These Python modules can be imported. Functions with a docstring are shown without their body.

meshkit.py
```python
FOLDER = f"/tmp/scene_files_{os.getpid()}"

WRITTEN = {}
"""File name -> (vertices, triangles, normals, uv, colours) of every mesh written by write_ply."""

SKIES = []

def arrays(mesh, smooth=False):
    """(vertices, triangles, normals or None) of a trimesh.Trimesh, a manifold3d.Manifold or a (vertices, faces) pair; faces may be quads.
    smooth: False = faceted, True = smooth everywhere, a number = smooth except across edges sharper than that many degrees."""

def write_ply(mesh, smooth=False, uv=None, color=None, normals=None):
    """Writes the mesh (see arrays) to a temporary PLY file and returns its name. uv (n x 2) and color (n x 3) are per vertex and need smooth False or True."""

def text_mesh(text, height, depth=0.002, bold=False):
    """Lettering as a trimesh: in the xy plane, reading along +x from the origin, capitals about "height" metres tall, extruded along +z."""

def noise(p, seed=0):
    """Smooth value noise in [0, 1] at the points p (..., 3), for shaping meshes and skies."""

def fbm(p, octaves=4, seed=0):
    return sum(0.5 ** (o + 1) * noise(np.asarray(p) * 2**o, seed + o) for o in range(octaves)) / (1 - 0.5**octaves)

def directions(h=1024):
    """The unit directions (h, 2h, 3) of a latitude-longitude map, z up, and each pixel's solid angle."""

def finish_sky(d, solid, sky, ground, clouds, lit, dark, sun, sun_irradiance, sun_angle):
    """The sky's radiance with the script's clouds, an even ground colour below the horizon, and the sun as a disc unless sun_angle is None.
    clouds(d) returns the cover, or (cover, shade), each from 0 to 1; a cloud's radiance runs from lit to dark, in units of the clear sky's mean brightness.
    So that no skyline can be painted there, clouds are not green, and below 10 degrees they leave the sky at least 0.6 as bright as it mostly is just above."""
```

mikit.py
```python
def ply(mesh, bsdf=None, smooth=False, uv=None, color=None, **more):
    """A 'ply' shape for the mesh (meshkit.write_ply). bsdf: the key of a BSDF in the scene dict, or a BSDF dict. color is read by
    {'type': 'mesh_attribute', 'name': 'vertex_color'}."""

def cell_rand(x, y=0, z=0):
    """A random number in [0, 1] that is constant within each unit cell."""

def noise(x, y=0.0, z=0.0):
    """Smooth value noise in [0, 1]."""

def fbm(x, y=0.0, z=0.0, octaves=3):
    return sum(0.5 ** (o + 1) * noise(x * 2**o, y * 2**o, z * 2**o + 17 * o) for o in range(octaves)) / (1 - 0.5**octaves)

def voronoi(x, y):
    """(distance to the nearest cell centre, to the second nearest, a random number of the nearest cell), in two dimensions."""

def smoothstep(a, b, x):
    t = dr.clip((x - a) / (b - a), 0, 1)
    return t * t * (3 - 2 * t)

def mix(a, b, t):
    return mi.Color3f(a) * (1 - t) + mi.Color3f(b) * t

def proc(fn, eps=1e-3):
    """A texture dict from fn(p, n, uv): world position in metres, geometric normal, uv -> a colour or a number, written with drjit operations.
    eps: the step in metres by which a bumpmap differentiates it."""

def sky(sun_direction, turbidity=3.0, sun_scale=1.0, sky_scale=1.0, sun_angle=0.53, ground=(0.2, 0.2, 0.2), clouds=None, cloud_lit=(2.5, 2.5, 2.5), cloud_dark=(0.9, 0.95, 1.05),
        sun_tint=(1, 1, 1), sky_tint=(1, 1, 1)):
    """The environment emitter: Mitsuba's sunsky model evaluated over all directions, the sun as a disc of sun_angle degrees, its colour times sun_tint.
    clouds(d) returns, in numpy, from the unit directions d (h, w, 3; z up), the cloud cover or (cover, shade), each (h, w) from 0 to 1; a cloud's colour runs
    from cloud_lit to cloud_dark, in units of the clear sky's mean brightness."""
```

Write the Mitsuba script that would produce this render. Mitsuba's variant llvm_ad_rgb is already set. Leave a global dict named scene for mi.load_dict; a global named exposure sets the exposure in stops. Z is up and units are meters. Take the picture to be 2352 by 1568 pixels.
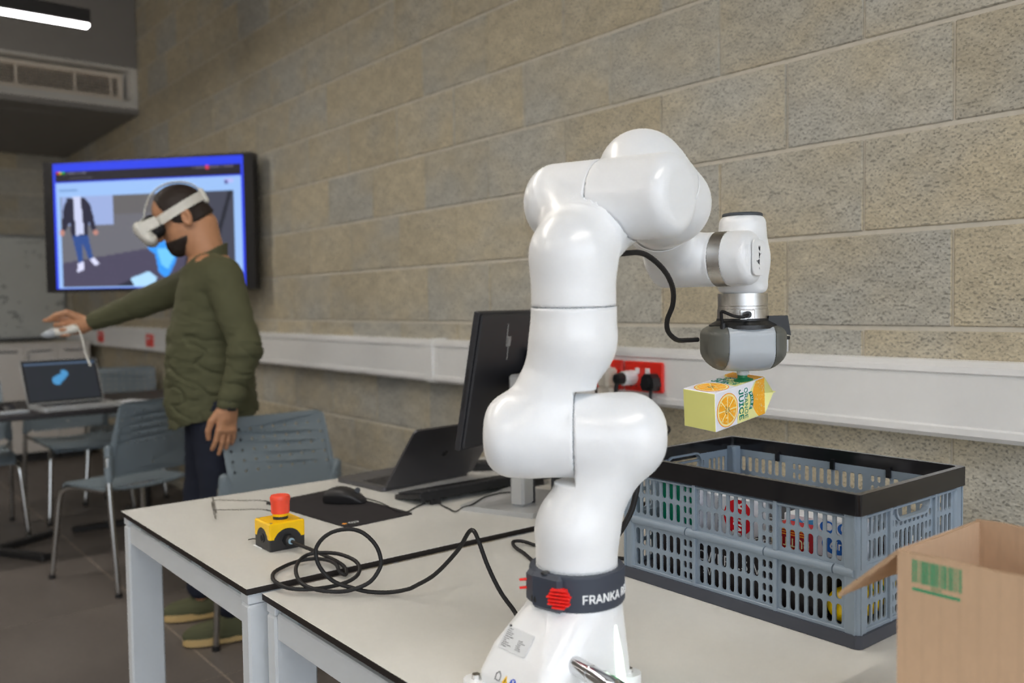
import math, random
import numpy as np
import trimesh
import shapely
from shapely.geometry import Polygon, Point, LineString, box as sbox
from shapely import affinity
import manifold3d as m3
import drjit as dr
import mitsuba as mi
import mikit, meshkit
from mikit import noise, fbm, smoothstep, mix, cell_rand

random.seed(7)
RNG = np.random.default_rng(7)
T = mi.ScalarTransform4f
scene, labels = {}, {}

# ---------------------------------------------------------------- camera
CAM = np.array([0.9084, -1.9697, 1.24])
yaw, pitch, roll = 2.46622587, -0.042845397, -0.01425974
fw = np.array([math.cos(pitch) * math.cos(yaw), math.cos(pitch) * math.sin(yaw), math.sin(pitch)])
rt = np.cross(fw, [0, 0, 1]); rt /= np.linalg.norm(rt)
up = np.cross(rt, fw)
upr = -math.sin(roll) * rt + math.cos(roll) * up
scene['camera'] = {'type': 'thinlens', 'fov': math.degrees(2 * math.atan(1176 / 2025)), 'fov_axis': 'x',
                   'aperture_radius': 0.0046, 'focus_distance': 1.50, 'near_clip': 0.05, 'far_clip': 200.0,
                   'to_world': T().look_at(origin=CAM.tolist(), target=(CAM + fw).tolist(), up=upr.tolist())}
exposure = 0.2

# ---------------------------------------------------------------- sky (overcast, seen through the window wall behind the camera)
def overcast(d):
    n = meshkit.fbm(d * 3.0 + 5.0, 4, 3)
    return 0.92 + 0 * n, 0.25 + 0.5 * n
scene['sky'] = mikit.sky([0.35, 0.55, 0.75], turbidity=4.0, sun_scale=0.0, sky_scale=20.0, sun_angle=None,
                         ground=(0.25, 0.25, 0.24), clouds=overcast, cloud_lit=(1.5, 1.6, 1.72), cloud_dark=(1.0, 1.08, 1.18))
LAMP = 58.0
LAMP_RGB = [LAMP * 1.0, LAMP * 0.93, LAMP * 0.83]

# ---------------------------------------------------------------- helpers
_taken = {}
def uniq(name):
    n = _taken.get(name, -1) + 1
    _taken[name] = n
    return name if n == 0 else f'{name}_{n:03d}'
def thing(name, label, cat, group=None):
    k = uniq(name)
    labels[k] = {'label': label, 'category': cat}
    if group: labels[k]['group'] = group
    return k
def part(parent, name, mesh, mat, smooth=False, label=None, kind=None, **kw):
    k = uniq(f'{parent}__{name}')
    scene[k] = mikit.ply(mesh, mat, smooth=smooth, **kw)
    if label or kind:
        labels[k] = {}
        if label: labels[k]['label'] = label
        if kind: labels[k]['kind'] = kind
    return k
def solo(name, label, cat, mesh, mat, smooth=False, group=None, **kw):
    k = thing(name, label, cat, group)
    scene[k] = mikit.ply(mesh, mat, smooth=smooth, **kw)
    return k
def struct(name, label, mesh, mat, smooth=False):
    k = uniq(name)
    if mesh is not None: scene[k] = mikit.ply(mesh, mat, smooth=smooth)
    labels[k] = {'label': label, 'kind': 'structure'}
    return k
def cat(*ms):
    ms = [m for x in ms for m in (x if isinstance(x, (list, tuple)) else [x])]
    return trimesh.util.concatenate(ms)
def A(*v): return np.array(v, float)
def unit(v): v = np.asarray(v, float); return v / np.linalg.norm(v)
def frame(origin, x=None, z=None, y=None):
    """4x4 with the given axes (z and x, or x and y), origin"""
    if z is not None and x is not None:
        z = unit(z); x = np.asarray(x, float); x = unit(x - z * (x @ z)); y = np.cross(z, x)
    elif x is not None and y is not None:
        x = unit(x); y = np.asarray(y, float); y = unit(y - x * (x @ y)); z = np.cross(x, y)
    else:
        z = unit(z); a = A(1, 0, 0) if abs(z[0]) < .9 else A(0, 1, 0)
        x = unit(a - z * (a @ z)); y = np.cross(z, x)
    M = np.eye(4); M[:3, 0], M[:3, 1], M[:3, 2], M[:3, 3] = x, y, z, origin
    return M
def at(mesh, M):
    m = mesh.copy(); m.apply_transform(M); return m
def mv(mesh, *t): return at(mesh, trimesh.transformations.translation_matrix(t))
def rotz(a, o=(0, 0, 0)):
    M = trimesh.transformations.rotation_matrix(a, [0, 0, 1]); M[:3, 3] = o; return M
def box(c, s, bevel=0.0):
    """box with centre c and size s, edges chamfered by bevel"""
    h = np.asarray(s, float) / 2
    if bevel <= 0:
        m = trimesh.creation.box(s); m.apply_translation(c); return m
    b = min(bevel, h.min() * .9); P = []
    for sx in (-1, 1):
        for sy in (-1, 1):
            for sz in (-1, 1):
                q = h * [sx, sy, sz]
                for k in range(3):
                    r = q - b * np.array([sx, sy, sz]); r[k] = q[k]; P.append(r)
    m = trimesh.convex.convex_hull(np.array(P)); m.apply_translation(c); return m
def bx(x0, x1, y0, y1, z0, z1, bevel=0.0):
    return box([(x0 + x1) / 2, (y0 + y1) / 2, (z0 + z1) / 2], [x1 - x0, y1 - y0, z1 - z0], bevel)
def rbox(c, s, r, n=8):
    """box with round vertical corners (r) in xy and softened top and bottom edges"""
    p = sbox(-s[0] / 2 + r, -s[1] / 2 + r, s[0] / 2 - r, s[1] / 2 - r).buffer(r, quad_segs=n)
    m = trimesh.creation.extrude_polygon(p, s[2], engine='earcut'); m.apply_translation([c[0], c[1], c[2] - s[2] / 2]); return m
def prism(poly, h, z0=0.0):
    gs = getattr(poly, 'geoms', [poly])
    ms = [trimesh.creation.extrude_polygon(g, h, engine='earcut') for g in gs if g.area > 1e-12]
    m = cat(ms); m.apply_translation([0, 0, z0]); return m
def cyl(p, q, r, n=20, r2=None):
    p, q = np.asarray(p, float), np.asarray(q, float); L = np.linalg.norm(q - p)
    return at(lathe([(0, 0), (r, 0), (r if r2 is None else r2, L), (0, L)], n), frame(p, z=q - p))
def lathe(prof, n=32):
    prof = np.asarray(prof, float); a = np.arange(n) * 2 * np.pi / n; V = []; idx = []
    for r, z in prof:
        if r < 1e-9: idx.append([len(V)] * n); V.append([0, 0, z])
        else:
            idx.append(list(range(len(V), len(V) + n))); V += [[r * math.cos(t), r * math.sin(t), z] for t in a]
    F = []
    for i in range(len(prof) - 1):
        u, v = idx[i], idx[i + 1]
        for k in range(n):
            l = (k + 1) % n
            if u[k] != u[l]: F.append([u[k], u[l], v[l]])
            if v[k] != v[l]: F.append([u[k], v[l], v[k]])
    return trimesh.Trimesh(np.array(V), np.array(F), process=False)
def spline(P, n=12, closed=False):
    P = np.asarray(P, float); m = len(P); out = []
    for i in range(m if closed else m - 1):
        p1, p2 = P[i], P[(i + 1) % m]
        p0 = P[i - 1] if (i > 0 or closed) else 2 * p1 - p2
        p3 = P[(i + 2) % m] if (i + 2 < m or closed) else 2 * p2 - p1
        t = np.linspace(0, 1, n, endpoint=False)[:, None]
        out.append(.5 * (2 * p1 + (p2 - p0) * t + (2 * p0 - 5 * p1 + 4 * p2 - p3) * t ** 2 + (3 * p1 - p0 - 3 * p2 + p3) * t ** 3))
    if not closed: out.append(P[-1:])
    return np.concatenate(out)
def tube(path, r, n=10, caps=True, closed=False):
    path = np.asarray(path, float); m = len(path)
    r = np.broadcast_to(np.asarray(r, float), (m,))
    d = np.gradient(path, axis=0)
    if closed: d = np.roll(path, -1, 0) - np.roll(path, 1, 0)
    d /= np.maximum(np.linalg.norm(d, axis=1, keepdims=True), 1e-12)
    a = A(0, 0, 1) if abs(d[0, 2]) < .9 else A(1, 0, 0)
    u = unit(a - d[0] * (a @ d[0])); V = []
    th = np.arange(n) * 2 * np.pi / n
    for i in range(m):
        u = unit(u - d[i] * (u @ d[i])); w = np.cross(d[i], u)
        V.append(path[i] + r[i] * (np.cos(th)[:, None] * u + np.sin(th)[:, None] * w))
    V = np.concatenate(V); F = []
    for i in range(m if closed else m - 1):
        j = (i + 1) % m
        for k in range(n):
            l = (k + 1) % n
            F += [[i * n + k, i * n + l, j * n + l], [i * n + k, j * n + l, j * n + k]]
    if caps and not closed:
        c0, c1 = len(V), len(V) + 1
        V = np.vstack([V, path[:1], path[-1:]])
        for k in range(n):
            l = (k + 1) % n
            F += [[c0, l, k], [c1, (m - 1) * n + k, (m - 1) * n + l]]
    return trimesh.Trimesh(V, np.array(F), process=False)
def hull(P): return trimesh.convex.convex_hull(np.asarray(P, float))
def ball_pts(c, r, n=2):
    s = trimesh.creation.icosphere(n, r).vertices; return s + np.asarray(c)
def text(s, h, depth=.0006, bold=False, M=None, center=True):
    m = meshkit.text_mesh(s, h, depth, bold)
    if center: m.apply_translation([-(m.bounds[0][0] + m.bounds[1][0]) / 2, -h / 2, 0])
    if M is not None: m.apply_transform(M)
    return m
# ---- smooth solids from signed distances (surface nets)
def surfnet(f, lo, hi, h, project=2):
    lo, hi = np.asarray(lo, float), np.asarray(hi, float)
    n = np.ceil((hi - lo) / h).astype(int) + 1
    ax = [lo[i] + h * np.arange(n[i]) for i in range(3)]
    P = np.stack(np.meshgrid(*ax, indexing='ij'), -1).reshape(-1, 3)
    D = np.concatenate([f(q) for q in np.array_split(P, max(1, len(P) // 400000))]).reshape(n)
    S = D < 0
    c = [S[i:n[0] - 1 + i, j:n[1] - 1 + j, k:n[2] - 1 + k] for i in (0, 1) for j in (0, 1) for k in (0, 1)]
    any_, all_ = np.logical_or.reduce(c), np.logical_and.reduce(c)
    cells = np.argwhere(any_ & ~all_)
    idx = -np.ones(n - 1, int); idx[tuple(cells.T)] = np.arange(len(cells))
    acc, cnt = np.zeros((len(cells), 3)), np.zeros(len(cells))
    off = np.array([[i, j, k] for i in (0, 1) for j in (0, 1) for k in (0, 1)])
    for a in range(8):
        for b in range(a + 1, 8):
            if np.abs(off[a] - off[b]).sum() != 1: continue
            da, db = D[tuple((cells + off[a]).T)], D[tuple((cells + off[b]).T)]
            m = (da < 0) != (db < 0); t = np.where(m, da / np.where(m, da - db, 1), 0)
            acc += np.where(m[:, None], off[a] + (off[b] - off[a]) * t[:, None], 0); cnt += m
    V = lo + h * (cells + acc / np.maximum(cnt, 1)[:, None])
    F = []
    for d in range(3):
        e1, e2 = [(1, 2), (2, 0), (0, 1)][d]
        sl0 = [slice(None)] * 3; sl1 = [slice(None)] * 3
        sl0[d], sl1[d] = slice(0, n[d] - 1), slice(1, n[d])
        s0, s1 = S[tuple(sl0)], S[tuple(sl1)]
        e = np.argwhere(s0 != s1)
        e = e[(e[:, e1] > 0) & (e[:, e2] > 0) & (e[:, e1] < n[e1] - 1) & (e[:, e2] < n[e2] - 1)]
        fl = s0[tuple(e.T)]
        def q(a, b):
            g = e.copy(); g[:, e1] -= a; g[:, e2] -= b; return idx[tuple(g.T)]
        Q = np.stack([q(1, 1), q(0, 1), q(0, 0), q(1, 0)], 1)
        Q[~fl] = Q[~fl][:, ::-1]; F.append(Q)
    F = np.concatenate(F); F = np.vstack([F[:, [0, 1, 2]], F[:, [0, 2, 3]]])
    for _ in range(project):
        d0 = f(V); g = np.stack([f(V + h * .3 * np.eye(3)[i]) - f(V - h * .3 * np.eye(3)[i]) for i in range(3)], 1) / (.6 * h)
        V = V - np.clip(d0 / np.maximum((g * g).sum(1), .2), -h, h)[:, None] * g * .9
    return trimesh.Trimesh(V, F, process=False)
def smin(a, b, k):
    h = np.maximum(k - np.abs(a - b), 0) / k; return np.minimum(a, b) - h * h * k * .25
def smax(a, b, k): return -smin(-a, -b, k)
def d_cap(P, a, b, ra, rb=None):
    a, b = np.asarray(a, float), np.asarray(b, float); rb = ra if rb is None else rb
    ab = b - a; t = np.clip((P - a) @ ab / (ab @ ab), 0, 1)
    return np.linalg.norm(P - a - t[:, None] * ab, axis=1) - (ra + (rb - ra) * t)
def d_cyl(P, a, b, r, e=0.0):
    """flat ended cylinder a-b with edge radius e"""
    a, b = np.asarray(a, float), np.asarray(b, float); L = np.linalg.norm(b - a); u = (b - a) / L
    s = (P - a) @ u; rad = np.linalg.norm(P - a - s[:, None] * u, axis=1)
    dx, dy = rad - r + e, np.abs(s - L / 2) - L / 2 + e
    return np.minimum(np.maximum(dx, dy), 0) + np.hypot(np.maximum(dx, 0), np.maximum(dy, 0)) - e
def d_ell(P, c, r, M=None):
    q = P - np.asarray(c); q = q if M is None else q @ M
    r = np.asarray(r, float); k0 = np.linalg.norm(q / r, axis=1); k1 = np.linalg.norm(q / (r * r), axis=1)
    return k0 * (k0 - 1) / np.maximum(k1, 1e-9)
def d_box(P, c, s, e=0.0, M=None):
    q = P - np.asarray(c); q = q if M is None else q @ M
    q = np.abs(q) - np.asarray(s) / 2 + e
    return np.linalg.norm(np.maximum(q, 0), axis=1) + np.minimum(q.max(1), 0) - e

# ---------------------------------------------------------------- materials
def rgb(*c):  # sRGB 0..255 -> linear
    c = np.array(c, float) / 255; return np.where(c <= .04045, c / 12.92, ((c + .055) / 1.055) ** 2.4).tolist()
def two(b): return {'type': 'twosided', 'bsdf': b}
def pl(name, c, rough=.4, spec=.5, metallic=0.0, **kw):
    v = c if isinstance(c, dict) else {'type': 'rgb', 'value': list(c)}
    scene[name] = two({'type': 'principled', 'base_color': v, 'roughness': rough, 'specular': spec, 'metallic': metallic, **kw})
    return name
# ================================================================ the room
BL, BH, M0 = 0.45 * 0.93119, 0.225, 1.24 - 0.06939
X_FAR, X_WIN, Y_BACK, H = -8.17, 3.6, -6.5, 3.62

def block_colour(p, n, uv):
    far = mi.Float(dr.select(dr.abs(n.x) > .7, 1.0, 0.0))
    h = dr.select(far > .5, p.y, p.x)
    row = dr.floor((p.z - M0) / BH)
    odd = row - 2 * dr.floor(row / 2)
    i = dr.floor(h / BL + .5 * odd)
    r1, r2 = cell_rand(i, row, 3), cell_rand(i, row, 9)
    patch = fbm(p.x * 4 + r1 * 40, p.y * 4, p.z * 5, 3)
    c = mix(rgb(186, 176, 154), rgb(178, 176, 168), smoothstep(.35, .85, .45 * r1 + .7 * patch - .05))
    c = c * (.93 + .11 * r2)
    c = c * (.86 + .28 * fbm(p.x * 22, p.y * 22, p.z * 26, 3))
    grain = fbm(p.x * 210, p.y * 210, p.z * 230, 2)
    pit = smoothstep(.60, .74, fbm(p.x * 190 + 9, p.y * 190, p.z * 210, 2))
    c = c * (.80 + .40 * grain)
    c = mix(c, mi.Color3f(rgb(96, 94, 88)), pit * (.25 + .5 * patch))
    return c
def block_bump(p, n, uv):
    return fbm(p.x * 190 + 9, p.y * 190, p.z * 210, 2) * .5 + .5 * fbm(p.x * 330, p.y * 330, p.z * 330, 2)
scene['block_concrete'] = two({'type': 'bumpmap', 'arbitrary': mikit.proc(block_bump, 2e-3), 'scale': 0.004,
                               'bsdf': {'type': 'diffuse', 'reflectance': mikit.proc(block_colour)}})
scene['mortar'] = two({'type': 'diffuse', 'reflectance': mikit.proc(lambda p, n, uv: mi.Color3f(rgb(196, 190, 178)) * (.9 + .2 * fbm(p.x * 60, p.y * 60, p.z * 60, 2)))})
pl('white_paint', rgb(206, 204, 200), .7, .3)
pl('grey_paint', rgb(128, 126, 124), .75, .3)
pl('ceiling_paint', rgb(150, 146, 142), .8, .2)
def floor_colour(p, n, uv):
    i, j = dr.floor(p.x), dr.floor(p.y + .91)
    c = mi.Color3f(rgb(100, 94, 90)) * (.93 + .12 * cell_rand(i, j, 5))
    return c * (.84 + .3 * fbm(p.x * 2.2 + 7 * cell_rand(i, j, 1), p.y * 5, 0, 4)) * (.94 + .12 * fbm(p.x * 150, p.y * 150, 0, 2))
scene['floor_tile'] = two({'type': 'principled', 'base_color': mikit.proc(floor_colour), 'roughness': .48, 'specular': .45})
pl('grout', rgb(150, 138, 126), .9, .2)

# floor: slab (grout) with 1 m tiles standing 1.5 mm proud of it
fl = struct('floor', 'dark grey tiled floor with pale grout lines', bx(X_FAR - .3, X_WIN + .3, Y_BACK - .3, .2, -.12, -.0015), 'grout')
for i in range(-9, 4):
    for j in range(-6, 1):
        x0, x1, y0, y1 = max(i, X_FAR), min(i + 1, X_WIN), max(j - .91, Y_BACK), min(j + .09, 0)
        part(fl, 'tile', bx(x0 + .0025, x1 - .0025, y0 + .0025, y1 - .0025, -.011, 0, .001), 'floor_tile')
# block walls
wr = struct('wall_right', 'long wall of grey brown concrete blocks with pale mortar', bx(X_FAR - .3, X_WIN + .3, .0045, .25, -.1, H + .2), 'mortar')
def blk(M, i, row, target, parent, cut=(-99, 99)):
    odd = row % 2
    a, b = max((i - .5 * odd) * BL, cut[0]), min((i + 1 - .5 * odd) * BL, cut[1])
    if b - a < .02: return None
    z0, z1 = M0 + row * BH, M0 + (row + 1) * BH
    j = RNG.uniform(-.0007, .0007)
    return at(bx(a + .0025, b - .0025, 0, .05, z0 + .0055, z1 - .0055, .0025), M @ trimesh.transformations.translation_matrix([0, j, 0]))
Mr = np.eye(4)
near, rest = [], []
for row in range(-6, 11):
    for i in range(-20, 9):
        xc = (i + .5 - .5 * (row % 2)) * BL; zc = M0 + (row + .5) * BH
        d = A(xc, 0, zc) - CAM; dep = d @ fw
        u, v = (d @ rt) / dep * 2025, (d @ up) / dep * 2025
        inview = dep > .5 and abs(u) < 1176 + 130 and -900 < v < 784 + 140
        hidden = xc < -.6 and zc < .55 or xc < -5.9 and zc > 2.7
        b = blk(Mr, i, row, None, wr, (X_FAR, X_WIN))
        if b is None: continue
        (near if inview and not hidden else rest).append((dep, b))
near.sort(key=lambda q: q[0])
for d, b in near[:298]: part(wr, 'block', b, 'block_concrete')
rest += near[298:]
part(wr, 'block_rest', cat([b for d, b in rest]), 'block_concrete', kind='stuff')
wf = struct('wall_back', 'far wall of dark concrete blocks behind the whiteboard', bx(X_FAR - .3, X_FAR - .0045, Y_BACK, .2, -.1, H + .2), 'mortar')
Mf = np.array([[0, -1, 0, X_FAR], [1, 0, 0, 0], [0, 0, 1, 0], [0, 0, 0, 1.0]])
rest = []
for row in range(-6, 11):
    for i in range(-16, 1):
        b = blk(Mf, i, row, None, wf, (Y_BACK, 0))
        if b is None: continue
        if i >= -4 and 0 <= row <= 6: part(wf, 'block', b, 'block_concrete')
        else: rest.append(b)
part(wf, 'block_rest', cat(rest), 'block_concrete', kind='stuff')
# plain wall behind the camera's left, window wall behind the camera's right
struct('wall_left', 'plain white side wall opposite the block wall', bx(X_FAR, X_WIN, Y_BACK - .2, Y_BACK, 0, H), 'white_paint')
ww = struct('wall_front', 'window wall behind the camera with tall openings', bx(X_WIN, X_WIN + .25, Y_BACK, .0, 0, .28), 'white_paint')
part(ww, 'lintel', bx(X_WIN, X_WIN + .25, Y_BACK, 0, 3.15, H), 'white_paint')
for k, y in enumerate(np.linspace(Y_BACK + .1, -.1, 6)):
    part(ww, 'mullion', bx(X_WIN + .06, X_WIN + .16, y - .05, y + .05, .28, 3.15), 'grey_paint')
struct('ceiling', 'flat grey ceiling', bx(X_FAR - .2, X_WIN + .2, Y_BACK - .2, .2, H, H + .12), 'ceiling_paint')

# bulkhead with the air vent (x = -5.89 is its front)
XB = -5.89
tb = struct('trim_1', 'grey boxed bulkhead hanging from the ceiling at the far end', None, None)
part(tb, 'fascia', bx(XB - .06, XB, -4.5, -.004, 2.985, H - .001), 'grey_paint')
part(tb, 'soffit', bx(X_FAR + .004, XB, -4.5, -.004, 2.662, 2.70), 'grey_paint')
part(tb, 'lip', bx(XB - .05, XB, -4.5, -.004, 2.70, 2.745), 'white_paint')
part(tb, 'ledge', cat(bx(XB - .17, XB + .004, -4.5, -.004, 2.975, 2.992, .002), bx(XB - .17, XB, -4.5, -.004, 2.745, 2.752), bx(XB - .17, XB, -.05, -.004, 2.745, 2.975)), 'white_paint')
part(tb, 'back_board', bx(XB - .20, XB - .15, -4.5, -.05, 2.70, 2.99), 'white_paint')
part(tb, 'access_panel', cat(bx(-7.35, -6.165, -1.3, -.42, 2.658, 2.664, .002)), 'grey_paint')
pl('vent_dark', rgb(52, 48, 44), .8, .2)
pl('vent_white', rgb(214, 205, 194), .5, .4)
va = thing('air_vent', 'long white slatted air vent set in the bulkhead near the ceiling', 'vent')
V0, V1, vz0, vz1, vx = -3.2, -.12, 2.79, 2.925, XB - .075
part(va, 'frame', cat(bx(vx - .02, vx + .015, V0, V1, vz0 - .03, vz0, .003), bx(vx - .02, vx + .015, V0, V1, vz1, vz1 + .03, .003),
                      bx(vx - .02, vx + .015, V1, V1 + .03, vz0 - .03, vz1 + .03, .003), bx(vx - .02, vx + .015, V0 - .03, V0, vz0 - .03, vz1 + .03, .003)), 'vent_white')
part(va, 'backing', bx(vx - .06, vx - .03, V0, V1, vz0 - .02, vz1 + .02), 'vent_dark')
for k in range(7):
    z = vz0 + (k + .5) * (vz1 - vz0) / 7
    part(va, 'slat', at(box([0, 0, 0], [.022, V1 - V0, .0035]), frame([vx - .005, (V0 + V1) / 2, z], x=[1, 0, -.5], y=[0, 1, 0])), 'vent_white')
for y in (-.17, -.41, -.78, -1.2, -1.7, -2.2, -2.7):
    part(va, 'divider', bx(vx - .012, vx + .008, y - .007, y + .007, vz0, vz1), 'vent_white')

# linear pendant lamps (three rows of two; one is in view)
pl('black_metal', rgb(30, 30, 31), .45, .5)
scene['lamp_white'] = {'type': 'diffuse', 'reflectance': {'type': 'rgb', 'value': [.8, .8, .8]}}
def pendant(x, y0, y1, label):
    z = 2.64
    l = thing('pendant_lamp', label, 'lamp', None)
    part(l, 'housing', cat(bx(x - .032, x + .032, y0, y1, z + .016, z + .085, .004)), 'black_metal')
    k = part(l, 'diffuser', rboxz(x, y0 + .003, y1 - .003, z), 'lamp_white')
    scene[k]['emitter'] = {'type': 'area', 'radiance': {'type': 'rgb', 'value': LAMP_RGB}}
    for y in (y0 + .2, y1 - .2):
        part(l, 'cord', cyl([x, y, z + .085], [x, y, H], .0015, 6), 'black_metal')
def rboxz(x, y0, y1, z):
    m = box([x, (y0 + y1) / 2, z + .008], [.052, y1 - y0, .018], .005); return m
for x in (-3.87, -1.3, 1.2):
    for y0, y1 in ((-2.6, -.81), (-5.4, -3.6)):
        inview = x < -3 and y1 > -1
        side = 'nearer the block wall' if y1 > -1 else 'farther from the block wall'
        row = {-3.87: 'first row from the far end', -1.3: 'row above the desks', 1.2: 'row behind the camera'}[x]
        pendant(x, y0, y1, 'black linear pendant lamp with glowing underside at upper left' if inview else f'black linear pendant lamp, {row}, {side}')

# cable trunking along the block wall
pl('trunk_white', rgb(222, 222, 222), .35, .5)
tk = thing('cable_trunking', 'white plastic cable trunking running along the block wall', 'trunking')
def trunk(x0, x1):
    pr = Polygon([(0, .938), (-.058, .938), (-.068, .948), (-.068, .962), (-.062, .966), (-.062, 1.076), (-.068, 1.08), (-.066, 1.092), (-.052, 1.104), (0, 1.104)])
    m = prism(pr, x1 - x0)   # profile (y, z) swept along x
    return at(m, np.array([[0, 0, 1, x0], [1, 0, 0, -.002], [0, 1, 0, 0], [0, 0, 0, 1.0]]))
part(tk, 'channel', trunk(X_FAR + .01, -1.99), 'trunk_white')
part(tk, 'channel', trunk(-1.985, X_WIN - .02), 'trunk_white')
pr = Polygon([(0, .934), (-.060, .934), (-.072, .946), (-.072, 1.084), (-.068, 1.096), (-.054, 1.108), (0, 1.108)])
part(tk, 'joint_cover', at(prism(pr, .05), np.array([[0, 0, 1, -2.01], [1, 0, 0, -.002], [0, 1, 0, 0], [0, 0, 0, 1.0]])), 'trunk_white')
# ================================================================ the two white desks
def laminate(p, n, uv):
    return mi.Color3f(rgb(214, 213, 208)) * (.985 + .03 * fbm(p.x * 90, p.y * 90, p.z * 90, 2))
pl('laminate', mikit.proc(laminate), .42, .45)
pl('laminate_core', rgb(38, 33, 31), .55, .35)
pl('leg_white', rgb(205, 209, 212), .38, .5)
pl('leg_shade_plastic', rgb(150, 160, 165), .4, .4)
def desk(label, x0, x1, y0, y1, z, strap=False):
    t = thing('desk', label, 'table', None)
    part(t, 'tabletop', bx(x0, x1, y0, y1, z - .012, z - .0009, .0006), 'laminate_core', label='black core edge under the white sheet')
    part(t, 'top_sheet', bx(x0 + .0003, x1 - .0003, y0 + .0003, y1 - .0003, z - .0011, z, .0004), 'laminate', label='pale grey white laminate surface')
    w, d = .036, .08
    for ix, xa in enumerate((x0 + .006, x1 - .006 - w)):
        for iy, ya in enumerate((y0 + .005, y1 - .005 - d)):
            lg = part(t, 'leg', bx(xa, xa + w, ya, ya + d, 0, z - .034, .004), 'leg_white')
            part(lg, 'leg_cap', bx(xa + .0004, xa + w - .0004, ya + .0004, ya + d - .0004, z - .0325, z - .0122, .002), 'leg_white')
            if strap and ix == 1 and iy == 0:
                part(lg, 'cable_clip', bx(xa - .006, xa + w + .006, ya - .006, ya + d + .01, z - .262, z - .225, .004), 'trunk_white', label='white plastic cable clip around the leg')
    for ya in (y0 + .009, y1 - .009 - .022):
        b = part(t, 'rail', bx(x0 + .006 + w, x1 - .006 - w, ya, ya + .022, z - .076, z - .027, .003), 'leg_white')
        for k in range(4):
            xs = x0 + .09 + (x1 - x0 - .18) * k / 3
            part(b, 'spacer', bx(xs - .03, xs + .03, ya + .004, ya + .018, z - .028, z - .0122), 'leg_shade_plastic')
    for xa in (x0 + .014, x1 - .014 - .022):
        part(t, 'rail', bx(xa, xa + .022, y0 + .005 + d, y1 - .005 - d, z - .076, z - .027, .003), 'leg_white')
    return t
desk('white desk with black edge carrying the laptop, monitor and emergency stop', -1.397, -.598, -1.376, -.08, .74, strap=True)
desk('white desk with black edge carrying the robot arm and the crate', -.587, 1.013, -1.352, -.08, .73)
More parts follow.
